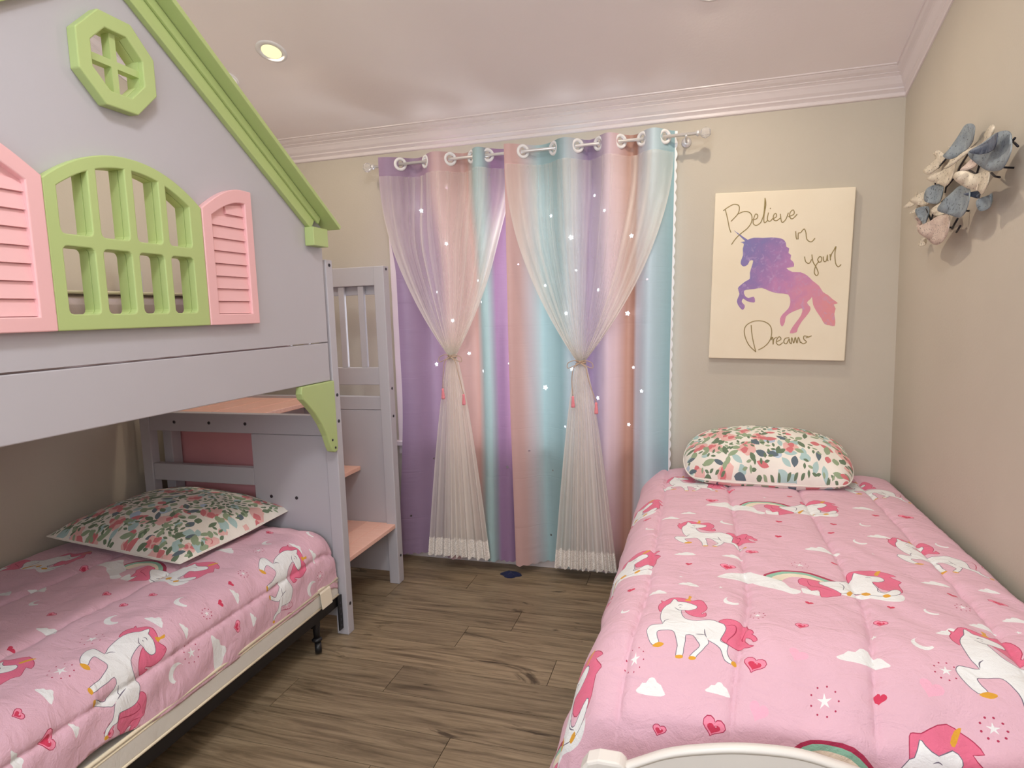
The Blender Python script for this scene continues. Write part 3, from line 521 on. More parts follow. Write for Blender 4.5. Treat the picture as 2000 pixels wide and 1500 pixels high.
def m_sheer():
    tt = NT('sheer_voile'); at = tt.add('ShaderNodeAttribute', attribute_name='threads')
    d = tt.add('ShaderNodeBsdfDiffuse', i_0=srgb(252, 246, 238)); tr = tt.add('ShaderNodeBsdfTranslucent', i_0=srgb(252, 246, 238)); mx = tt.add('ShaderNodeMixShader', i_0=.40)
    tt.link(d.outputs[0], mx.inputs[1]); tt.link(tr.outputs[0], mx.inputs[2])
    tp = tt.add('ShaderNodeBsdfTransparent'); m2 = tt.add('ShaderNodeMixShader')
    n = tt.noise(tt.coords('Object', (30, 30, 2)), 1.2, 3); mr = tt.add('ShaderNodeMapRange', i_3=.85, i_4=1.15); tt.link(n, mr.inputs[0])
    mu = tt.add('ShaderNodeMath', operation='MULTIPLY', use_clamp=True); tt.link(mr.outputs[0], mu.inputs[0]); tt.link(at.outputs['Fac'], mu.inputs[1])
    tt.link(mu.outputs[0], m2.inputs[0]); tt.link(tp.outputs[0], m2.inputs[1]); tt.link(mx.outputs[0], m2.inputs[2]); tt.link(m2.outputs[0], tt.out.inputs[0])
    return tt.m
M['sheer'] = m_sheer()
def m_lace():
    tt = NT('lace'); d = tt.add('ShaderNodeBsdfDiffuse', i_0=srgb(248, 240, 232)); tp = tt.add('ShaderNodeBsdfTransparent'); m2 = tt.add('ShaderNodeMixShader')
    vo = tt.add('ShaderNodeTexVoronoi', feature='DISTANCE_TO_EDGE', i_Scale=95); tt.link(tt.coords('Object'), vo.inputs['Vector'])
    r = tt.ramp(vo.outputs[0], [(.0, (1, 1, 1, 1)), (.10, (.92, .92, .92, 1)), (.16, (.72, .72, .72, 1))]); tt.link(r, m2.inputs[0])
    tt.link(tp.outputs[0], m2.inputs[1]); tt.link(d.outputs[0], m2.inputs[2]); tt.link(m2.outputs[0], tt.out.inputs[0]); return tt.m
M['lace'] = m_lace()
def set_attr(o, name, vals):
    a = o.data.attributes.new(name, 'FLOAT', 'POINT'); a.data.foreach_set('value', np.asarray(vals, dtype=np.float32))
def star(cx, cz, r, rot=0, k=.5):
    return [(cx+(r if i % 2 == 0 else r*k)*math.sin(rot+PI*i/5), cz+(r if i % 2 == 0 else r*k)*math.cos(rot+PI*i/5)) for i in range(10)]
def disc(cx, cz, rx, rz, n=10): return [(cx+rx*math.cos(2*PI*i/n), cz+rz*math.sin(2*PI*i/n)) for i in range(n)]

def make_curtain(x0, x1, cross, hem, stops, stars, label, tie, bot, seed):
    root = thing('curtain', label, 'curtain', ((x0+x1)/2, ROD_Y, 0), group='rainbow curtains on the window')
    ox = (x0+x1)/2
    cr = np.array([x0-(cross[0]-x0)*.9]+list(cross)+[x1+.06])
    def fold(X):
        X = np.asarray(X, float); i = np.clip(np.searchsorted(cr, X)-1, 0, len(cr)-2); a = cr[i]; b = cr[i+1]
        return np.where(i % 2 == 0, 1, -1)*np.sin(PI*(X-a)/(b-a))      # + in front of the rod
    ph = seed*1.7
    def f(u, z):
        k = np.clip((2.2-z)/2.1, 0, 1)
        Xs = u+.012*k*np.sin(u*9+ph)+.006*np.sin(z*2.3+u*8+ph)*k-(.050*k*_sm((u-x0)/(x1-x0)) if seed == 2 else -.075*_sm((k-.03)/.25)*(1-_sm((k-.55)/.45)*.75)*_sm((x1-u)/(x1-x0)))
        amp = .048*(1-.12*k)
        yy = -amp*fold(u)-.006*k*np.sin(u*37+z*1.3+ph)
        yy = yy-.050*_sm((k-.12)/.4)*np.exp(-((u-(x1-.045))/.05)**2)*(1 if seed == 1 else 0)
        yy = yy-.02*k*np.exp(-((u-x0)/.05)**2)*(1 if seed == 2 else 0)
        return np.stack([Xs-ox, np.minimum(yy, .048), z+0*Xs], -1)
    # scalloped outline
    n = 44; zs = np.linspace(2.265, hem, 60)
    outl = [(x, 2.265) for x in np.linspace(x0, x1, 60)]+[(x1+.004*abs(math.sin(q*90)), q) for q in zs[1:-1]]
    outl += [(x, hem-.010*abs(math.sin((x-x0)*85))) for x in np.linspace(x1, x0, 110)]+[(x0, q) for q in zs[::-1][1:-1]]
    outl = outl[::-1]
    holes = [star(x, z_, r*.0115, rot=.3*i, k=.62) for i, (x, z_, r) in enumerate(stars)]
    holes += [disc(c, ROD_Z, .010, .020, 12) for c in cross]
    P, uv = sheet('blackout_panel', [m_curtain('curtain_rainbow', stops, x0, x1)], root, outl, [], .016, f, holes=holes)
    set_attr(P, 'across', np.clip((uv[:, 0]-x0)/(x1-x0), 0, 1))
    if seed == 2:    # white scalloped braid down the free edge
        zz = np.linspace(2.262, hem+.01, 420); ue = np.full_like(zz, x1); e0 = f(ue, zz); w_ = .004+.008*np.abs(np.sin(zz*62))
        e1 = e0.copy(); e1[:, 0] += w_; e0[:, 0] -= .001; e0[:, 1] -= .003; e1[:, 1] -= .003
        MB().grid(np.stack([e0, e1], 1)).obj('scalloped_braid', M['plastic'], root, recalc=False)
    for i, c in enumerate(cross):
        s = 1 if i % 2 == 0 else -1
        MB().torus((c-ox, 0, ROD_Z), (s*.75, -1, 0), .0275, .0085, 28, 8).obj('grommet', M['plastic'], root, smooth=True)
    # sheer overlay, gathered by a cord
    xt, zt = tie; xb0, xb1, zb = bot; zh = 2.165
    S = np.linspace(0, 1, 150); Tu = np.linspace(0, 1, 46)
    SS, TT = np.meshgrid(S, Tu, indexing='ij')
    Xtop = x0+.006+(x1-x0-.012)*SS; fr = TT**1.9
    sp = .040
    X = Xtop*(1-fr)+(xt+(SS-.5)*sp)*fr; Z = zh+(zt-zh)*TT
    ytop = -.048*fold(Xtop)-.010
    g = np.sin(SS*2*PI*17+1.2*np.sin(SS*23+seed))
    y = ytop*(1-_sm(TT*2.2))+(-.072)*_sm(TT*2.2)-.004*g*(1+TT)-.014*_sm((TT-.5)*2)
    width = (x1-x0)*(1-fr)+sp*fr
    rs = np.random.RandomState(seed+3); pk = np.zeros_like(SS)
    for c_ in np.sort(np.concatenate([rs.uniform(.02, .30, 7), rs.uniform(.3, .7, 9), rs.uniform(.70, .98, 7)])): pk += rs.uniform(.10, .30)*np.exp(-((SS-c_)/rs.uniform(.004, .014))**2)
    edge = np.exp(-(SS/.11)**2)+np.exp(-((1-SS)/.11)**2)
    den1 = np.clip(.24+.07*np.clip((x1-x0)/width-1, 0, 9)+pk*.8+.46*edge*_sm(TT*1.5+.3), .1, .93)
    Tl = np.linspace(0, 1, 44)[1:]; SL_, TL_ = np.meshgrid(S, Tl, indexing='ij')
    wl = sp+(xb1-xb0-sp)*TL_**.72; xc = xt+((xb0+xb1)/2-xt)*TL_
    X2 = xc+(SL_-.5)*wl; Z2 = zt+(zb-zt)*TL_
    g2 = np.sin(SL_*2*PI*9+1.5*np.sin(SL_*11+seed))
    y2 = -.084+.012*TL_-.010*g2*(.4+TL_)
    Z2 = Z2-.010*TL_*np.abs(np.sin(SL_*2*PI*7))
    band = np.where((SL_ > .30) & (SL_ < .78), .22, 0)
    den2 = np.clip(.60+.18*(1-TL_)+.10*np.clip(g2, 0, 1)+band, 0, .93)
    Pm = np.concatenate([np.stack([X-ox, y, Z], -1), np.stack([X2-ox, y2, Z2], -1)], axis=1)
    o = MB().grid(Pm).obj('sheer_panel', M['sheer'], root, smooth=True, recalc=False)
    set_attr(o, 'threads', np.concatenate([den1, den2], axis=1).ravel())
    # lace hem
    j = 5; Q = Pm[:, -j:].copy(); Q[..., 1] -= .003
    lz = Q.copy(); MB().grid(lz).obj('lace_hem', M['lace'], o, smooth=True, recalc=False)
    # cord
    tx = xt-ox; yt = -.088
    cord = MB().torus((tx, yt, zt), (.15, 0, 1), .024, .0035, 24, 6).torus((tx, yt, zt-.008), (-.1, 0, 1), .025, .003, 24, 6).obj('tie_cord', M['twine'], root, smooth=True)
    for s, hh in ((-1, .17), (1, .20)):
        pts = [(tx, yt-.028, zt-.004), (tx+s*.030, yt-.034, zt-.03), (tx+s*.042, yt-.03, zt-.09), (tx+s*.058+.01*seed, yt-.03, zt-hh)]
        MB().tube(catmull(pts, False, 6), .0022, 6).obj('cord_end', M['twine'], cord, smooth=True)
        e = pts[-1]
        MB().lathe([(.003, 0), (.007, -.006), (.006, -.014), (.010, -.05), (.009, -.058)], e, (0, 0, 1), 10).obj('tassel', M['tassel'], cord, smooth=True)
        lp = [(tx, yt-.028, zt), (tx+s*.025, yt-.032, zt+.008), (tx+s*.060, yt-.03, zt-.006), (tx+s*.062, yt-.03, zt-.030), (tx+s*.035, yt-.032, zt-.022), (tx, yt-.028, zt-.004)]
        MB().tube(catmull(lp, False, 6), .0020, 6).obj('bow_loop', M['twine'], cord, smooth=True)
    return root
def px_x(s): return s
make_curtain(-2.519, -1.800, [-2.413, -2.266, -2.126, -2.006, -1.919], .068,
    [(-2.52, (152, 126, 156)), (-2.36, (159, 132, 159)), (-2.26, (171, 143, 165)), (-2.19, (202, 168, 168)), (-2.05, (201, 160, 152)), (-2.025, (191, 181, 178)), (-1.99, (171, 195, 196)), (-1.945, (164, 189, 191)), (-1.925, (144, 150, 161)), (-1.905, (156, 122, 159)), (-1.80, (156, 124, 158))],
    STL, 'left rainbow curtain with star cutouts and a tied white sheer', (-2.125, 1.205), (-2.316, -1.959, .095), 1)
make_curtain(-1.817, -.987, [-1.731, -1.571, -1.452, -1.346, -1.242, -1.137, -1.034], .066,
    [(-1.817, (205, 164, 159)), (-1.76, (204, 168, 164)), (-1.72, (198, 184, 188)), (-1.66, (167, 195, 199)), (-1.55, (144, 175, 179)), (-1.46, (186, 190, 199)), (-1.41, (142, 118, 155)), (-1.34, (189, 172, 193)), (-1.25, (213, 185, 187)), (-1.205, (180, 137, 122)), (-1.165, (178, 136, 120)), (-1.150, (203, 201, 210)), (-1.08, (183, 202, 211)), (-.987, (151, 188, 196))],
    STR, 'right rainbow curtain with star cutouts and a tied white sheer', (-1.437, 1.170), (-1.595, -1.269, .085), 2)

# ------------------------------------------------------------------ canvas
TLx, TLz = -.801, 1.962; CA = math.atan2(-.019, .608); CWd, CHt = .608, .792
t = thing('wall_canvas', 'stretched canvas with a purple unicorn and gold words on the wall', 'canvas', (TLx, -.003, TLz)); t.rotation_euler = (0, -CA, 0)
def m_canvas():
    tt = NT('canvas_cream'); v = tt.coords('Object'); n = tt.noise(v, 260, 2); c = tt.ramp(tt.noise(v, 3, 3), [(.3, srgb(236, 222, 196)), (.7, srgb(242, 230, 206))])
    tt.link(c, tt.p.inputs['Base Color']); tt.p.inputs['Roughness'].default_value = .7; tt.bump(n, .15, .002); return tt.m
box('stretched_canvas', m_canvas(), t, 0, CWd, -.032, 0, -CHt, 0, .004)
def m_unicorn():
    tt = NT('galaxy_watercolour'); tc = tt.add('ShaderNodeTexCoord'); sp = tt.add('ShaderNodeSeparateXYZ'); tt.link(tc.outputs['Object'], sp.inputs[0])
    a = tt.add('ShaderNodeMath', operation='MULTIPLY_ADD', i_1=2.0, i_2=-.22); tt.link(sp.outputs[0], a.inputs[0])
    b = tt.add('ShaderNodeMath', operation='MULTIPLY_ADD', i_1=-1.15); tt.link(sp.outputs[2], b.inputs[0]); tt.link(a.outputs[0], b.inputs[2])
    n = tt.noise(tc.outputs['Object'], 16, 5, .6, .6); c = tt.add('ShaderNodeMath', operation='MULTIPLY_ADD', i_1=.55); tt.link(n, c.inputs[0]); tt.link(b.outputs[0], c.inputs[2])
    d = tt.add('ShaderNodeMath', operation='MULTIPLY_ADD', i_1=.64, i_2=-.20); tt.link(c.outputs[0], d.inputs[0])
    col = tt.ramp(d.outputs[0], [(.05, srgb(116, 130, 178)), (.28, srgb(138, 122, 176)), (.42, srgb(162, 126, 178)), (.58, srgb(194, 136, 182)), (.75, srgb(216, 146, 170)), (.95, srgb(226, 150, 156))])
    sp2 = tt.ramp(tt.noise(tc.outputs['Object'], 40, 4, .6, 1), [(.55, (0, 0, 0, 1)), (.75, (1, 1, 1, 1))]); m = tt.add('ShaderNodeMixRGB', blend_type='MIX', i_2=srgb(196, 170, 206)); 
    mm = tt.add('ShaderNodeMath', operation='MULTIPLY', i_1=.7); tt.link(sp2, mm.inputs[0]); tt.link(mm.outputs[0], m.inputs[0]); tt.link(col, m.inputs[1])
    tt.link(m.outputs[0], tt.p.inputs['Base Color']); tt.p.inputs['Roughness'].default_value = .7; return tt.m
fC = lambda u, v, d: (u/1000, d, v/1000)
mu = m_unicorn()
plate(catmull(D_cvU, True, 2), [], fC, -.0328, -.0318).obj('painted_unicorn', mu, t)
plate(D_cvHorn, [], fC, -.0330, -.0318).obj('painted_horn', mu, t)
for ids in ((0, 1, 2), (3,), (4, 5, 6), (7, 8), (9,), (10,), (11,), (12,), (13,), (14, 15), (16,), (17,), (18, 19), (20, 21), (22,), (23,), (24,), (25,), (26, 27)):
    mb = MB()
    for k in ids:
        q = catmull([(x/1000, y/1000) for x, y in D_cvS[k]], False, 4); mb.tube([(x, -.0325, y) for x, y in q], .0023, 6, flat=.45, up=(0, 1, 0))
    mb.obj('letter', M['gold'], t, smooth=True)

# ------------------------------------------------------------------ metal flowers on the right wall
WC = (-.0, -.80, 1.78)
t = thing('metal_wall_flowers', 'grey and cream metal flower sculpture on the right wall', 'wall decor', WC)
for c, d, pl in D_wall:
    q = np.array(catmull([(y/1000, z/1000) for y, z in pl], True, 4)); ce = q.mean(0); R_ = np.linalg.norm(q-ce, axis=1).max()
    st = R_/4; U, W = np.meshgrid(np.arange(ce[0]-R_, ce[0]+R_, st), np.arange(ce[1]-R_, ce[1]+R_, st)); V, TT, LL = cdt([q], np.stack([U.ravel(), W.ravel()], 1))
    tri = [tuple(a) for a, l in zip(TT, LL) if l]; uv = np.array([(a[0], a[1]) for a in V]); r2 = ((uv-ce)**2).sum(1)/R_**2
    tilt = (uv[:, 1]-ce[1])*.10-(uv[:, 0]-ce[0])*.08
    X = -d-.026*(r2-.35)+tilt
    X = np.minimum(X, -.012)
    mb = MB(); mb.v = np.stack([X, uv[:, 0]-WC[1], uv[:, 1]-WC[2]], 1).tolist(); mb.f = tri; mb.mi = [0]*len(tri)
    used = sorted({i for f_ in tri for i in f_}); mp = {i: k for k, i in enumerate(used)}; mb.v = [mb.v[i] for i in used]; mb.f = [tuple(mp[i] for i in f_) for f_ in tri]
    o = mb.obj('petal', M['pet'+c], t, smooth=True, recalc=False); sd = o.modifiers.new('thickness', 'SOLIDIFY'); sd.thickness = .0022; sd.offset = 0
for pl in D_stems:
    MB().tube([(-.022-.008*math.sin(k), y/1000-WC[1], z/1000-WC[2]) for k, (y, z) in enumerate(pl)], .0032, 6).obj('stem', M['stem'], t, smooth=True)
for y, z_ in ((-.9, 1.86), (-.75, 1.72), (-.62, 1.68), (-1.05, 1.80)):
    MB().tube([(-.001, y-WC[1], z_-WC[2]), (-.05, y-WC[1]+.01, z_-WC[2]+.01)], .003, 6).obj('stem', M['stem'], t, smooth=True)

# ------------------------------------------------------------------ bunk bed built like a house
XFp = -2.385                        # front face of the house boards
bk = thing('house_bunk_bed', 'lavender grey house shaped bunk bed with green roof and pink shutters', 'bunk bed', (0, 0, 0))
YC = -1.878; YR, YLft = -.944, -2.812
def wpart(mb, name, m, par=bk, bevel=.003): return mb.obj(name, m, par, bevel=bevel)
SLP = .6637; eave_z = 1.80; apex = eave_z+SLP*(YR-YC)
house = [(YLft, 1.3235), (YR, 1.3235), (YR, eave_z), (YC, apex), (YLft, eave_z)]
def archtop(w0, w1, z0, z1, n=18):   # arch from spring height z0 to apex z1
    return [(w1-(w1-w0)*k/n, z0+(z1-z0)*math.sin(PI*(.10+.80*k/n))**.9*1.0) for k in range(n+1)]
WY0, WY1 = YC-.2475, YC+.2475
def arc_z(y, hw, z0, z1): return z0+(z1-z0)*(1-(abs(y-YC)/hw)**2.1)
win_out = [(WY0, 1.412), (WY1, 1.412)]+[(WY1-(WY1-WY0)*k/24, arc_z(WY1-(WY1-WY0)*k/24, .2475, 1.773, 1.868)) for k in range(25)]
cols = [(-2.093, -2.018), (-1.995, -1.911), (-1.888, -1.806), (-1.782, -1.700)]
cols = [(YC-.2135+k*.1095, YC-.2135+k*.1095+.0845) for k in range(4)]
def panes(grow=0.):
    hs = []
    for a, b in cols:
        a, b = a-grow, b+grow
        hs.append(rrect(a, b, 1.452-grow, 1.618+grow, .012))
        n = 8; tp = [(b-(b-a)*k/n, arc_z(b-(b-a)*k/n, .232, 1.745, 1.836)+grow) for k in range(n+1)]
        lo = rrect(a, b, 1.648-grow, 1.72, .012); hs.append([lo[k] for k in range(4)]+tp+[lo[k] for k in range(12, 16)])
    return hs
octo = lambda R: [(YC-.008+R*math.cos(PI/8+PI/4*k), 2.108+R*math.sin(PI/8+PI/4*k)) for k in range(8)]
win_in = [(YC+(y-YC)*.93, 1.412+.016+(z-1.412)*.93) for y, z in win_out]
wpart(plate(house, [win_in, octo(.106)], fX, XFp-.022, XFp), 'gable_panel', M['lav'])
wf = wpart(plate(win_out, panes(), fX, XFp, XFp+.024), 'arched_window_frame', M['green'])
plate(win_in, panes(), fX, XFp-.0219, XFp-.0001).obj('window_core', M['green'], wf)
plate(win_out, panes(), fX, XFp-.030, XFp-.022).obj('rear_window_frame', M['green'], wf)
ow = wpart(plate(octo(.127), [octo(.084)], fX, XFp, XFp+.030), 'octagon_window_frame', M['green'])
plate(octo(.1055), [octo(.084)], fX, XFp-.030, XFp-.0001).obj('window_core', M['green'], ow)
plate(octo(.086), [[(y, z) for y, z in rect(YC-.008+a, YC-.008+a+.067, 2.108+b, 2.108+b+.067)] for a in (-.0762, .0092) for b in (-.0762, .0092)], fX, XFp-.012, XFp+.014).obj('muntin_cross', M['green'], ow)
def shutter(y_in, s):
    # y_in: edge beside the window, s=+1 to the right
    w = .232; zi, zo = 1.776, 1.860
    f_ = lambda a: y_in+s*a
    def top(a): return zi+(zo-zi)*math.sin(PI/2*min(1, a/(w*.82)))**1.0
    out = [(f_(0), 1.412), (f_(w), 1.412)]+[(f_(w-w*k/14), top(w-w*k/14)) for k in range(15)]
    ins = [(f_(.040), 1.447), (f_(w-.034), 1.447)]+[(f_(w-.034-(w-.074)*k/12), top(w-.034-(w-.074)*k/12)-.044) for k in range(13)]
    if s < 0: out, ins = out[::-1], ins[::-1]
    sh = wpart(plate(out, [ins], fX, XFp, XFp+.026), 'shutter', M['pink'])
    plate(ins, [], fX, XFp, XFp+.008).obj('backing', M['pink'], sh)
    z = 1.448
    while z < 1.80:
        a0, a1 = .0402, w-.0342; zt = z+.039
        # trim the slat under the arched head
        while a0 < a1-.02 and top(a0)-.0445 < zt-.012: a0 += .004
        zt2 = min(zt, max(top(a1), top(a0))-.046)
        if zt2-z > .010:
            ya, yb = sorted((f_(a0), f_(a1))); x0 = XFp+.008
            zl = [min(zt2, top(abs(q-y_in))-.0445) for q in (ya, yb)]
            MB().add([(x0, ya, z), (x0, yb, z), (x0, yb, zl[1]), (x0, ya, zl[0]), (x0+.010, ya, z+.001), (x0+.010, yb, z+.001), (x0+.003, yb, zl[1]), (x0+.003, ya, zl[0])],
                     [(0,1,2,3),(7,6,5,4),(0,4,5,1),(1,5,6,2),(2,6,7,3),(3,7,4,0)]).obj('slat', M['pink'], sh)
        z += .0405
    return sh
shutter(WY1+.001, 1); shutter(WY0-.001, -1)
wpart(MB().box(XFp-.022, XFp, YLft, YR, 1.158, 1.3185), 'front_rail', M['lav'])
# roof trim on both slopes
nrm = Vector((0, SLP, 1)).normalized()
def slope_board(name, s, off0, off1, x0, x1, m, d0=.0, par=bk, ye=None):
    """board following a roof slope; off0/off1 measured square to the slope from the panel's edge line"""
    L0 = YR+d0
    def P(y, off):
        yy = y; z = eave_z+SLP*(YR-yy); q = Vector((0, yy, z))+Vector((0, nrm.y, nrm.z))*off; return q
    def at_center(off): return eave_z+SLP*(YR-YC)+off/nrm.z
    a, b = P(L0, off0), P(L0, off1)
    pts = [(a.y, a.z), (b.y, b.z), (YC, at_center(off1)), (YC, at_center(off0))]
    if ye == 'level': # level cut at the low end
        b = Vector((0, b.y+(b.z-a.z)/SLP, a.z)); pts[1] = (b.y, b.z)
    if s < 0: pts = [(2*YC-y, z) for y, z in pts]
    return wpart(plate(pts, [], fX, x0, x1), name, m, par, .002)
for s in (1, -1):
    slope_board('fascia', s, -.072, -.001, XFp, XFp+.020, M['green'], -.058)
    slope_board('fascia_step', s, -.030, -.002, XFp+.0202, XFp+.030, M['green'], -.042)
    slope_board('roof_board', s, 0, .016, XFp-.030, XFp+.078, M['green'], .022)
    y0, y1 = (-1.062, -.960) if s > 0 else (2*YC+.960, 2*YC+1.062)
    wpart(MB().box(XFp, XFp+.042, y0, y1, 1.712, 1.785), 'eave_block', M['green'])
# posts, end frames
def post(x0, x1, y0, y1, h): return wpart(MB().box(x0, x1, y0, y1, 0, h), 'post', M['lav'], bk, .004)
post(-2.441, -2.382, -.928, -.880, 1.668); post(-3.462, -3.405, -.928, -.880, 1.668)
post(-2.441, -2.382, -2.876, -2.828, 1.668); post(-3.462, -3.405, -2.876, -2.828, 1.668)
wpart(MB().box(-3.405, -2.441, -.924, -.884, .911, 1.000), 'end_rail', M['lav'])
wpart(MB().box(-3.405, -2.832, -.922, -.886, .668, .750), 'end_rail', M['lav'])
wpart(MB().box(-2.832, -2.441, -.920, -.890, .08, .909), 'end_panel', M['lav'])
wpart(MB().box(-3.405, -2.441, -2.872, -2.832, .911, 1.000), 'end_rail', M['lav'])
wpart(MB().box(-3.405, -2.441, -2.872, -2.832, 1.158, 1.60), 'end_panel', M['lav'])
wpart(MB().box(-3.455, -3.425, -2.828, -.928, 1.158, 1.317), 'back_rail', M['lav'])
wpart(MB().box(-3.425, XFp-.0222, -2.81, -.945, 1.180, 1.205), 'bed_base', M['lav'], bk, 0)
# corbels
def corbel(s):
    out = [(-.930, 1.156), (-1.160, 1.156), (-1.166, 1.128), (-1.158, 1.106), (-1.122, 1.075), (-1.080, 1.035), (-1.040, .985), (-1.008, .930), (-.988, .880), (-.975, .856), (-.955, .848), (-.936, .853), (-.930, .870)]
    if s < 0: out = [(2*YC-y, z) for y, z in out][::-1]
    cb = wpart(plate(out, [], fX, XFp-.020, XFp+.010), 'corbel', M['green'], bk, .004)
    for y, z in ((-.972, .905), (-.953, .868)):
        y = y if s > 0 else 2*YC-y
        MB().lathe([(.005, 0), (.005, .0025), (.002, .003)], (XFp+.010, y, z), (1, 0, 0), 10).obj('screw', M['boltm'], cb)
corbel(1); corbel(-1)
def bolt(x, y, z, ax, par=bk): MB().lathe([(.0075, 0), (.0075, .002), (.004, .003), (.0035, .001)], (x, y, z), ax, 12).obj('bolt', M['boltm'], par)
for z in (1.645, 1.09, .975, .14): bolt(-2.382, -.904, z, (1, 0, 0))
for x in (-3.255, -3.055, -2.855): bolt(x, -.924, .955, (0, -1, 0))
for x in (-2.745, -2.612): bolt(x, -.920, .621, (0, -1, 0))

# upper mattress and its print
t = thing('upper_mattress', 'pale pink sheeted mattress on the upper bunk behind the arched window', 'mattress', (-3.03, -1.88, 1.206))
mm = MB().box(-.39, .49, -.90, .90, 0, .306).obj('ticking', M['bunksheet'], t, bevel=.03)
box('welt', M['piping'], t, -.394, .494, -.904, .904, .306, .315, .004)
def squig(pts, y, z, s): return [(.4945, y+a*s, z+b*s) for a, b in catmull(pts, False, 5)]
mb = MB(); S_ = [(-.5, .7), (.1, 1), (.5, .6), (0, .1), (-.5, -.3), (0, -.9), (.6, -.5)]; E_ = [(-.5, .1), (.5, .1), (.3, .8), (-.4, .6), (-.4, -.4), (.5, -.6)]
for k, q in enumerate((E_, S_, S_)): mb.tube(squig([(-b, a) for a, b in q], -.05+.004*k-.06, .275+.024*(k-1), .011), .0019, 5)
mb.obj('red_lettering', M['redink'], t)

# ------------------------------------------------------------------ staircase at the end of the bunk
st = thing('bunk_staircase', 'lavender grey staircase unit with pink treads beside the curtains', 'staircase', (0, 0, 0))
def sp_(mb, name, m, par=st, bevel=.003): return mb.obj(name, m, par, bevel=bevel)
sp_(MB().box(-2.455, -2.398, -.392, -.334, 0, 1.676), 'post', M['lav'], st, .004)
sp_(MB().box(-3.46, -3.40, -.392, -.334, 0, 1.676), 'post', M['lav'], st, .004)
sp_(MB().box(-3.40, -2.455, -.374, -.346, .06, .936), 'side_panel', M['lav'])
sp_(MB().box(-3.40, -2.455, -.376, -.344, .9375, 1.008), 'side_rail', M['lav'])
sp_(MB().box(-3.40, -2.455, -.376, -.344, 1.069, 1.160), 'side_rail', M['lav'])
sp_(MB().box(-3.40, -2.455, -.378, -.344, 1.580, 1.676), 'top_rail', M['lav'])
sp_(MB().box(-3.40, -2.455, -.343, -.330, 1.535, 1.600), 'back_batten', M['lav'])
x = -2.660
while x > -3.38: sp_(MB().box(x-.017, x+.017, -.370, -.350, 1.160, 1.580), 'slat', M['lav']); x -= .1145
sp_(MB().box(-2.563, -2.529, -.370, -.350, 1.160, 1.580), 'slat', M['lav'])
for z in (1.66, 1.05, .905, .15): bolt(-2.398, -.363, z, (1, 0, 0), st)
def tread(x0, x1, z, y0=-.878, y1=-.376):
    tr = sp_(MB().box(x0, x1, y0, y1, z-.022, z), 'tread', M['tread'], st, .003)
    for k in range(1, 4):
        xx = x0+(x1-x0)*k/4; box('groove_strip', M['tread'], tr, xx-.004, xx+.004, y0+.01, y1-.01, z, z+.0015, 0)
tr = None
tread(-2.760, -2.405, .330, -.858); tread(-3.08, -2.600, .633, -.772); tread(-3.40, -2.800, .995, -.883)
sp_(MB().box(-2.742, -2.724, -.858, -.376, .330, .611), 'riser', M['lav'])
sp_(MB().box(-2.942, -2.924, -.772, -.376, .633, .973), 'riser', M['lav'])
sp_(MB().box(-2.760, -2.742, -.858, -.376, .02, .308), 'riser', M['lav'])
sp_(MB().box(-3.395, -2.845, -.79, -.775, .05, .972), 'pink_back_panel', M['pinkdark'])
sp_(MB().box(-3.398, -3.345, -.86, -.80, .02, .972), 'post', M['lav'])
# ------------------------------------------------------------------ comforters
def motif_cloud(): 
    return catmull([(-.5, -.08), (-.36, .02), (-.28, .12), (-.14, .13), (-.05, .26), (.10, .27), (.2, .16), (.33, .10), (.42, -.02), (.5, -.12), (.38, -.17), (.05, -.16), (-.2, -.15), (-.42, -.14)], True, 2)
def motif_heart(): return [(.5*math.sin(t)**3, .42*(.8125*math.cos(t)-.3125*math.cos(2*t)-.125*math.cos(3*t)-.0625*math.cos(4*t))+.05) for t in np.linspace(0, 2*PI, 22)[:-1]]
def motif_moon():
    a = np.linspace(.55*PI, 1.75*PI, 12); o = [(.5*math.cos(t), .5*math.sin(t)) for t in a]
    i_ = [(.14+.42*math.cos(t)*1.0, .16+.42*math.sin(t)) for t in a[::-1][1:-1]]; return o+i_
def motif_star(): return [((.5 if i % 2 == 0 else .17)*math.sin(PI*i/5+.15), (.5 if i % 2 == 0 else .17)*math.cos(PI*i/5+.15)) for i in range(10)]
def place(poly, p, q, s, rot=0):
    c, d = math.cos(rot), math.sin(rot); return [(p+s*(x*c-y*d), q+s*(x*d+y*c)) for x, y in poly]
ix = INKS.index
UN_A = [('tail', 'mane', 'crimson'), ('mane', 'mane', 'crimson'), ('body', 'white', 'line'), ('horn', 'gold', None), ('hoof1', 'gold', None), ('hoof2', 'gold', None), ('hoof3', 'gold', None), ('hoof4', 'gold', None)]
UN_B = [('rain1', 'crimson', None), ('rain2', 'green', None), ('rain3', 'cream', None), ('rain4', 'pink', None), ('cloud1', 'white', None), ('cloud3', 'white', None), ('tail', 'mane', 'crimson'), ('cloud2', 'white', None), ('mane', 'mane', 'crimson'), ('body', 'white', 'line'), ('horn', 'gold', None), ('hoof1', 'gold', None), ('hoof2', 'gold', None), ('hoof3', 'gold', None)]
def unicorn(D, parts, lines, p, q, shapes, inside):
    for nm, ink, ln in parts:
        P = np.array(catmull(np.array(D[nm])/1e4, True, 2))+[p, q]
        if not inside(P) or (nm == 'cloud1' and q < -1.95): continue
        if ln: shapes.append((offset_poly(P, .0017), ix(ln)))
        shapes.append((P, ix(ink)))
    for k, v in D.items():
        if k.startswith('line'):
            P = ribbon(np.array(catmull(np.array(v)/1e4, False, 3)), .0026)+[p, q]
            if inside(P): shapes.append((P, ix('crimson' if k in lines else 'line')))
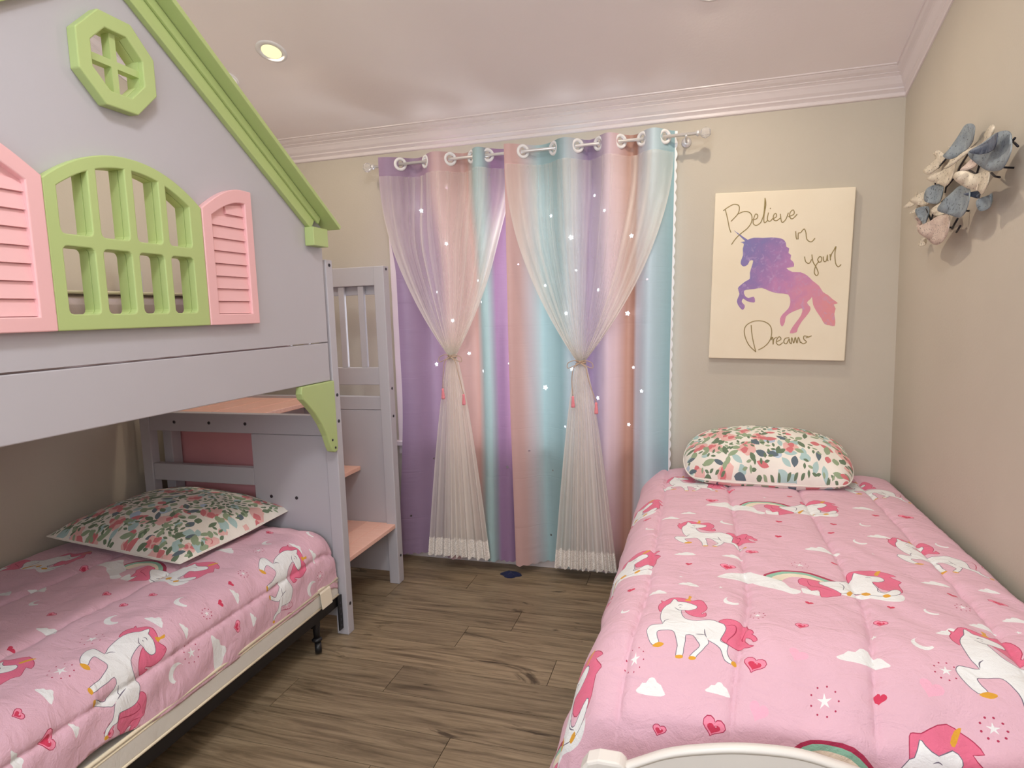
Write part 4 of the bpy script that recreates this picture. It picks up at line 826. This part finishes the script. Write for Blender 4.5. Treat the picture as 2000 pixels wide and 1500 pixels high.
def print_shapes(A_, B_, hearts, pale, clouds, moons, stars_, bounds):
    (p0, p1), (q0, q1) = bounds; shapes = []
    ins = lambda P: np.min(np.array(P)[:, 0]) > p0 and np.max(np.array(P)[:, 0]) < p1 and np.min(np.array(P)[:, 1]) > q0 and np.max(np.array(P)[:, 1]) < q1
    def add(P, k):
        if ins(P): shapes.append((P, ix(k)))
    rnd = random.Random(3)
    for p, q, s in pale: add(place(motif_heart(), p, q, s, -.35), 'blush')
    for p, q, s in clouds: add(place(motif_cloud(), p, q, s*1.0, 0), 'white')
    for p, q, s in moons: add(place(motif_moon(), p, q, s*.85, .25), 'white')
    for p, q, s in stars_:
        add(place(motif_star(), p, q, s*.62, .2), 'white')
        if s > .028:
            for k in range(9): a = 2*PI*k/9; add(place(disc(0, 0, .5, .5, 6), p+s*.55*math.cos(a), q+s*.55*math.sin(a), .0042), 'crimson')
    for p, q, s in hearts:
        H = place(motif_heart(), p, q, s, -.25)
        if s > .027:
            add(offset_poly(H, .0018), 'crimson'); add(H, 'petal'); add(place(motif_heart(), p, q-s*.06, s*.62, -.25), 'red')
            add(place(disc(0, 0, .5, .5, 6), p+s*.12, q+s*.06, .0035), 'blush')
        else: add(H, 'red')
    for p, q in B_: unicorn(D_B, UN_B, ('line3',), p, q, shapes, ins)
    for p, q in A_: unicorn(D_A, UN_A, ('line4', 'line5'), p, q, shapes, ins)
    return shapes
def comforter(name, label, f, outline, shapes, seams, qr, step):
    ex = []
    for s in seams:
        for d in (-.012, -.005, 0, .005, .012):
            ex += [(s+d, q) for q in np.arange(qr[0]+.006, qr[1]-.004, .011)]
    o, uv = sheet(name, [INK[k] for k in INKS], None, outline, shapes, step, f, extra=ex)
    sd = o.modifiers.new('padding', 'SOLIDIFY'); sd.thickness = .006; sd.offset = -1
    return tag(o, label, 'comforter')
def outl(p0, p1, q0, q1, n=60): return [(a, q0) for a in np.linspace(p0, p1, n)]+[(p1, b) for b in np.linspace(q0, q1, n)[1:]]+[(a, q1) for a in np.linspace(p1, p0, n)[1:]]+[(p0, b) for b in np.linspace(q1, q0, n)[1:-1]]

# right bed: frame, mattress, comforter, pillow
fr = thing('white_bed_frame', 'white bed frame with a wavy topped footboard by the right wall', 'bed frame', (0, 0, 0))
FY0, FY1 = -2.085, -1.985     # the footboard stands slightly askew: left end, right end
def fy(x): return FY0+(FY1-FY0)*(x+1.11)/1.08
prof = [(-1.022, .512), (-.985, .530), (-.945, .548), (-.895, .562), (-.82, .575), (-.75, .579), (-.69, .576), (-.63, .562), (-.57, .545), (-.52, .534), (-.46, .536), (-.41, .545), (-.36, .560), (-.31, .575), (-.25, .585), (-.18, .582), (-.11, .572)]
pr = catmull(prof, False, 4)
def fB(t0): return lambda u, v, d: (u, fy(u)+d, v)
plate([(-.11, .10), (-1.022, .10)][::-1]+[(x, z-.0115) for x, z in pr[::-1]], [], fB(0), -.022, .0).obj('footboard_panel', M['white'], fr)
mb = MB(); cr_ = [(-.0225, -.012), (-.0235, -.006), (-.020, -.001), (-.003, -.001), (.0005, -.006), (-.0005, -.012)]
vs_ = [(x, fy(x)+a, z+b) for x, z in pr for a, b in cr_]; k = len(cr_)
mb.add(vs_, [(i*k+j, i*k+(j+1) % k, (i+1)*k+(j+1) % k, (i+1)*k+j) for i in range(len(pr)-1) for j in range(k)]+[tuple(range(k)), tuple((len(pr)-1)*k+j for j in range(k))]).obj('cap_rail', M['white'], fr, smooth=True)
for x0, x1 in ((-1.115, -1.020), (-.112, -.020)):
    top = [(x0, 0), (x1, 0), (x1, .512), (x1-.012, .524), (x0+.040, .527), (x0+.018, .520), (x0+.004, .500)]
    plate(top, [], lambda u, v, d: (u, fy(u)+d, v), -.034, .008).obj('post', M['white'], fr, bevel=.006)
for x in (-1.03, -.06): box('side_rail', M['white'], fr, x, x+.025, -1.93, -.05, .17, .27)
box('head_rail', M['white'], fr, -1.00, -.06, -.055, -.030, .17, .30)
for x in (-1.03, -.085): box('leg', M['white'], fr, x, x+.05, -.085, -.035, 0, .17)
box('slat_base', M['white'], fr, -1.003, -.061, -1.93, -.056, .235, .262, 0)
mt = thing('right_mattress', 'white mattress under the pink comforter of the white bed', 'mattress', (-.53, -.97, .264))
MB().box(-.47, .48, -.90, .93, 0, .20).obj('ticking', M['mattress'], mt, bevel=.04)
RP = (-1.535, -.030); RQ = (-2.16, -.022)
shR = print_shapes([(-.914, -.414), (-.845, -1.067), (-.868, -1.716), (-.161, -.36), (-.165, -1.11), (-.185, -1.745), (-1.30, -.75), (-1.30, -1.40)],
    [(-.453, -.690), (-.430, -1.385), (-.372, -1.985), (-1.12, -.70), (-1.10, -1.29), (-1.185, -1.86)], D_hR, D_pR, D_cR, D_mR, D_sR, ((RP[0]+.004, RP[1]-.004), (RQ[0]+.004, RQ[1]-.004)))
comforter('comforter', 'pink unicorn comforter spread over the white bed by the right wall', surf_right, outl(*RP, *RQ), shR, R_SEAM, RQ, .013)

# low bed under the bunk
bf = thing('metal_bed_frame', 'black steel bed frame on casters under the bunk', 'bed frame', (0, 0, 0))
box('rail', M['black'], bf, -2.418, -2.414, -2.84, -.94, .150, .192, 0); box('rail_flange', M['black'], bf, -2.458, -2.414, -2.84, -.94, .147, .151, 0)
box('rail', M['black'], bf, -3.43, -3.426, -2.84, -.94, .150, .192, 0)
for y in (-1.10, -2.30): box('cross_bar', M['black'], bf, -3.425, -2.42, y-.016, y+.016, .120, .147, 0)
def caster(x, y):
    lg = MB().tube([(x, y, .146), (x, y, .060)], [.017, .012], 10).obj('leg', M['black'], bf, smooth=True)
    MB().lathe([(.020, 0), (.022, .006), (.014, .014)], (x, y, .055), (0, 0, 1), 14).obj('collar', M['black'], lg, smooth=True)
    MB().lathe([(.010, -.014), (.024, -.013), (.026, 0), (.024, .013), (.010, .014)], (x+.006, y-.004, .0265), (.8, .6, 0), 18).obj('wheel', M['black'], lg, smooth=True)
for x in (-2.436, -3.40):
    for y in (-1.09, -2.31): caster(x, y)
br = box('bracket', M['black'], bf, -2.410, -2.405, -.962, -.932, .035, .192, 0)
for k in range(5): MB().lathe([(.0055, 0), (.0055, .0012), (.003, .0013)], (-2.405, -.947, .055+.026*k), (1, 0, 0), 8).obj('slot', M['boltm'], br)
bs = thing('box_spring', 'cream low box spring with piped edges under the bunk comforter', 'box spring', (-2.92, -1.89, .193))
MB().box(-.50, .508, -.95, .952, 0, .078).obj('cover', M['boxspring'], bs, bevel=.012)
for z, r in ((.079, .006), (.066, .0035)): MB().tube([(.506, -.95, z), (.506, .945, z)], r, 8).obj('piping', M['piping'], bs, smooth=True)
MB().tube([(.506, -.95, .004), (.506, .945, .004)], .005, 8).obj('piping', M['piping'], bs, smooth=True)
lb = MB(); lp = [(.47, .086), (.505, .088), (.516, .070), (.520, .030), (.523, .004)]
P = np.array([[(a, y, b) for a, b in lp] for y in (.80, .875)]); MB().grid(P).obj('care_label', M['paper'], bs).modifiers.new('t', 'SOLIDIFY').thickness = .002
lm = thing('low_mattress', 'grey white mattress edge above the box spring under the bunk', 'mattress', (-2.96, -1.89, .274))
MB().box(-.50, .50, -.945, .945, 0, .185).obj('ticking', M['mattress'], lm, bevel=.05)
LP = (-3.500, -2.252); LQ = (-2.62, -.925)
shL = print_shapes([(-2.429, -2.0), (-2.401, -1.297)], [(-2.688, -1.522), (-2.70, -2.20), (-3.28, -1.545)], D_hL, [], D_cL, D_mL, D_sL, ((LP[0]+.004, LP[1]-.004), (LQ[0]+.004, LQ[1]-.004)))
ol = outl(*LP, *LQ); ol = [(p-(.050*math.exp(-((q+2.10)/.13)**2) if p > -2.26 else 0), q) for p, q in ol]
comforter('comforter', 'pink unicorn comforter on the low bed under the bunk', surf_left, ol, shL, L_SEAM, LQ, .013)

# ------------------------------------------------------------------ floral pillows
def pillow(label, loc, a, b, h, hb, rot, seed, density=1.0, round_=.05):
    root = thing('pillow', label, 'pillow', loc, group=None); root.rotation_euler = rot
    rnd = random.Random(seed)
    def prof_(u, v): return np.clip((1-np.abs(u)**2.1)*(1-np.abs(v)**2.3), 0, 1)**.55
    def mp(u, v, s, hh):
        cn = 1-round_*np.abs(u*v)**3; x = a*u*cn*(1-.015*(1-v*v)-.02*np.sin(v*5+seed)*.5); y = b*v*cn*(1-.03*(1-u*u)); wr = .012*np.sin(u*9+3*v+seed)*np.sin(v*8-u*2)*(np.abs(u)**1.5+np.abs(v)**1.5)*.6
        return np.stack([x, y, s*(hh*prof_(u, v)+wr*prof_(u, v))], -1)
    sh = []
    def keep(Q, k):
        if sum(abs(q) < .975 and abs(r) < .975 for q, r in Q) > 3: sh.append(([(min(max(q, -.997+.002*i/len(Q)), .997-.002*i/len(Q)), min(max(r, -.997+.002*i/len(Q)), .997-.002*i/len(Q))) for i, (q, r) in enumerate(Q)], PILS.index(k)))
    def leaf(x, y, L, w, t, k):
        P = [(L*(i/6-.5), w*math.sin(PI*i/6)**.8) for i in range(7)]+[(L*(i/6-.5), -w*math.sin(PI*i/6)**.8) for i in range(5, 0, -1)]
        c, s_ = math.cos(t), math.sin(t); Q = [((x+px*c-py*s_)/a, (y+px*s_+py*c)/b) for px, py in P]
        keep(Q, k)
    def blob(x, y, r, k, n=11, j=.22):
        ph = rnd.random()*6; Q = [((x+r*(1+j*math.sin(3*t+ph)+rnd.uniform(-.12, .12))*math.cos(t))/a, (y+r*(1+j*math.sin(2*t+ph))*math.sin(t))/b) for t in np.linspace(0, 2*PI, n+1)[:-1]]
        keep(Q, k)
    def inside(x, y): return abs(x) < a and abs(y) < b
    def flower(x, y):
        R_ = rnd.uniform(.024, .038); blob(x, y, R_, 'blush')
        for k in range(4): blob(x+rnd.uniform(-.55, .55)*R_, y+rnd.uniform(-.55, .55)*R_, R_*rnd.uniform(.3, .5), rnd.choice(['rose', 'rose', 'blush']))
        for k in range(3): t = k*2.1+x*40; leaf(x+R_*1.35*math.cos(t), y+R_*1.35*math.sin(t), .042, .011, t, rnd.choice(['sage', 'moss', 'sage']))
    def sprig(x, y):
        t = rnd.uniform(0, 2*PI)
        for k in range(5): leaf(x+.014*(k-2)*math.cos(t)+.010*(-1)**k*math.sin(t), y+.014*(k-2)*math.sin(t)-.010*(-1)**k*math.cos(t), .024, .0058, t+.7*(-1)**k, rnd.choice(['sage', 'moss', 'moss']))
    def pattern():
        sh.clear(); g = .047/density; cells = [(x, y) for x in np.arange(-a, a+g, g) for y in np.arange(-b, b+g, g)]; rnd.shuffle(cells)
        for x, y in cells[::4]: blob(x+rnd.uniform(-.5, .5)*g, y+rnd.uniform(-.5, .5)*g, rnd.uniform(.014, .026), rnd.choice(['mist', 'sky', 'blush', 'mist']))
        for i, (x, y) in enumerate(cells):
            x += rnd.uniform(-.4, .4)*g; y += rnd.uniform(-.4, .4)*g
            if i % 6 == 0: flower(x, y)
            elif i % 6 in (1, 4): sprig(x, y)
            else: leaf(x, y, rnd.uniform(.036, .064), rnd.uniform(.010, .016), rnd.uniform(0, PI), rnd.choice(['sage', 'moss', 'slate', 'sage', 'mist', 'rose']))
        return list(sh)
    ou = outl(-1, 1, -1, 1, 40)
    sheet('cover_top', [PIL[k] for k in PILS], root, ou, pattern(), .055, lambda u, v: mp(u, v, 1, h))
    sheet('cover_back', [PIL[k] for k in PILS], root, ou, pattern(), .055, lambda u, v: mp(u, v, -1, hb))
    e = [mp(np.array(u), np.array(v), 1, h).tolist() for u, v in ou]
    MB().tube(e+[e[0]], .0028, 6, caps=False).obj('seam', PIL['base'], root, smooth=True)
    return root
pillow('floral pillow at the head of the white bed', (-.580, -.225, .708), .362, .218, .140, .085, (math.radians(16), 0, math.radians(-2)), 5, 1.0, .15)
pillow('floral pillow lying on the low bed under the bunk', (-3.060, -1.16, .560), .385, .312, .112, .040, (math.radians(2), math.radians(2), math.radians(-5)), 11, 1.1, .04)

# small thing on the floor
nv = thing('dark_cloth_scrap', 'small dark navy scrap on the floor below the curtains', 'scrap', (-1.85, -.16, 0))
U, V = np.meshgrid(np.linspace(0, 2*PI, 20), np.linspace(0, 1, 8), indexing='ij'); rr = .05*(1+.25*np.sin(3*U))*(1-V**2)**.5
MB().grid(np.stack([rr*1.1*np.cos(U), rr*.55*np.sin(U), .022*V*(1+.3*np.sin(4*U))], -1)).obj('cloth', M['navy'], nv, smooth=True)
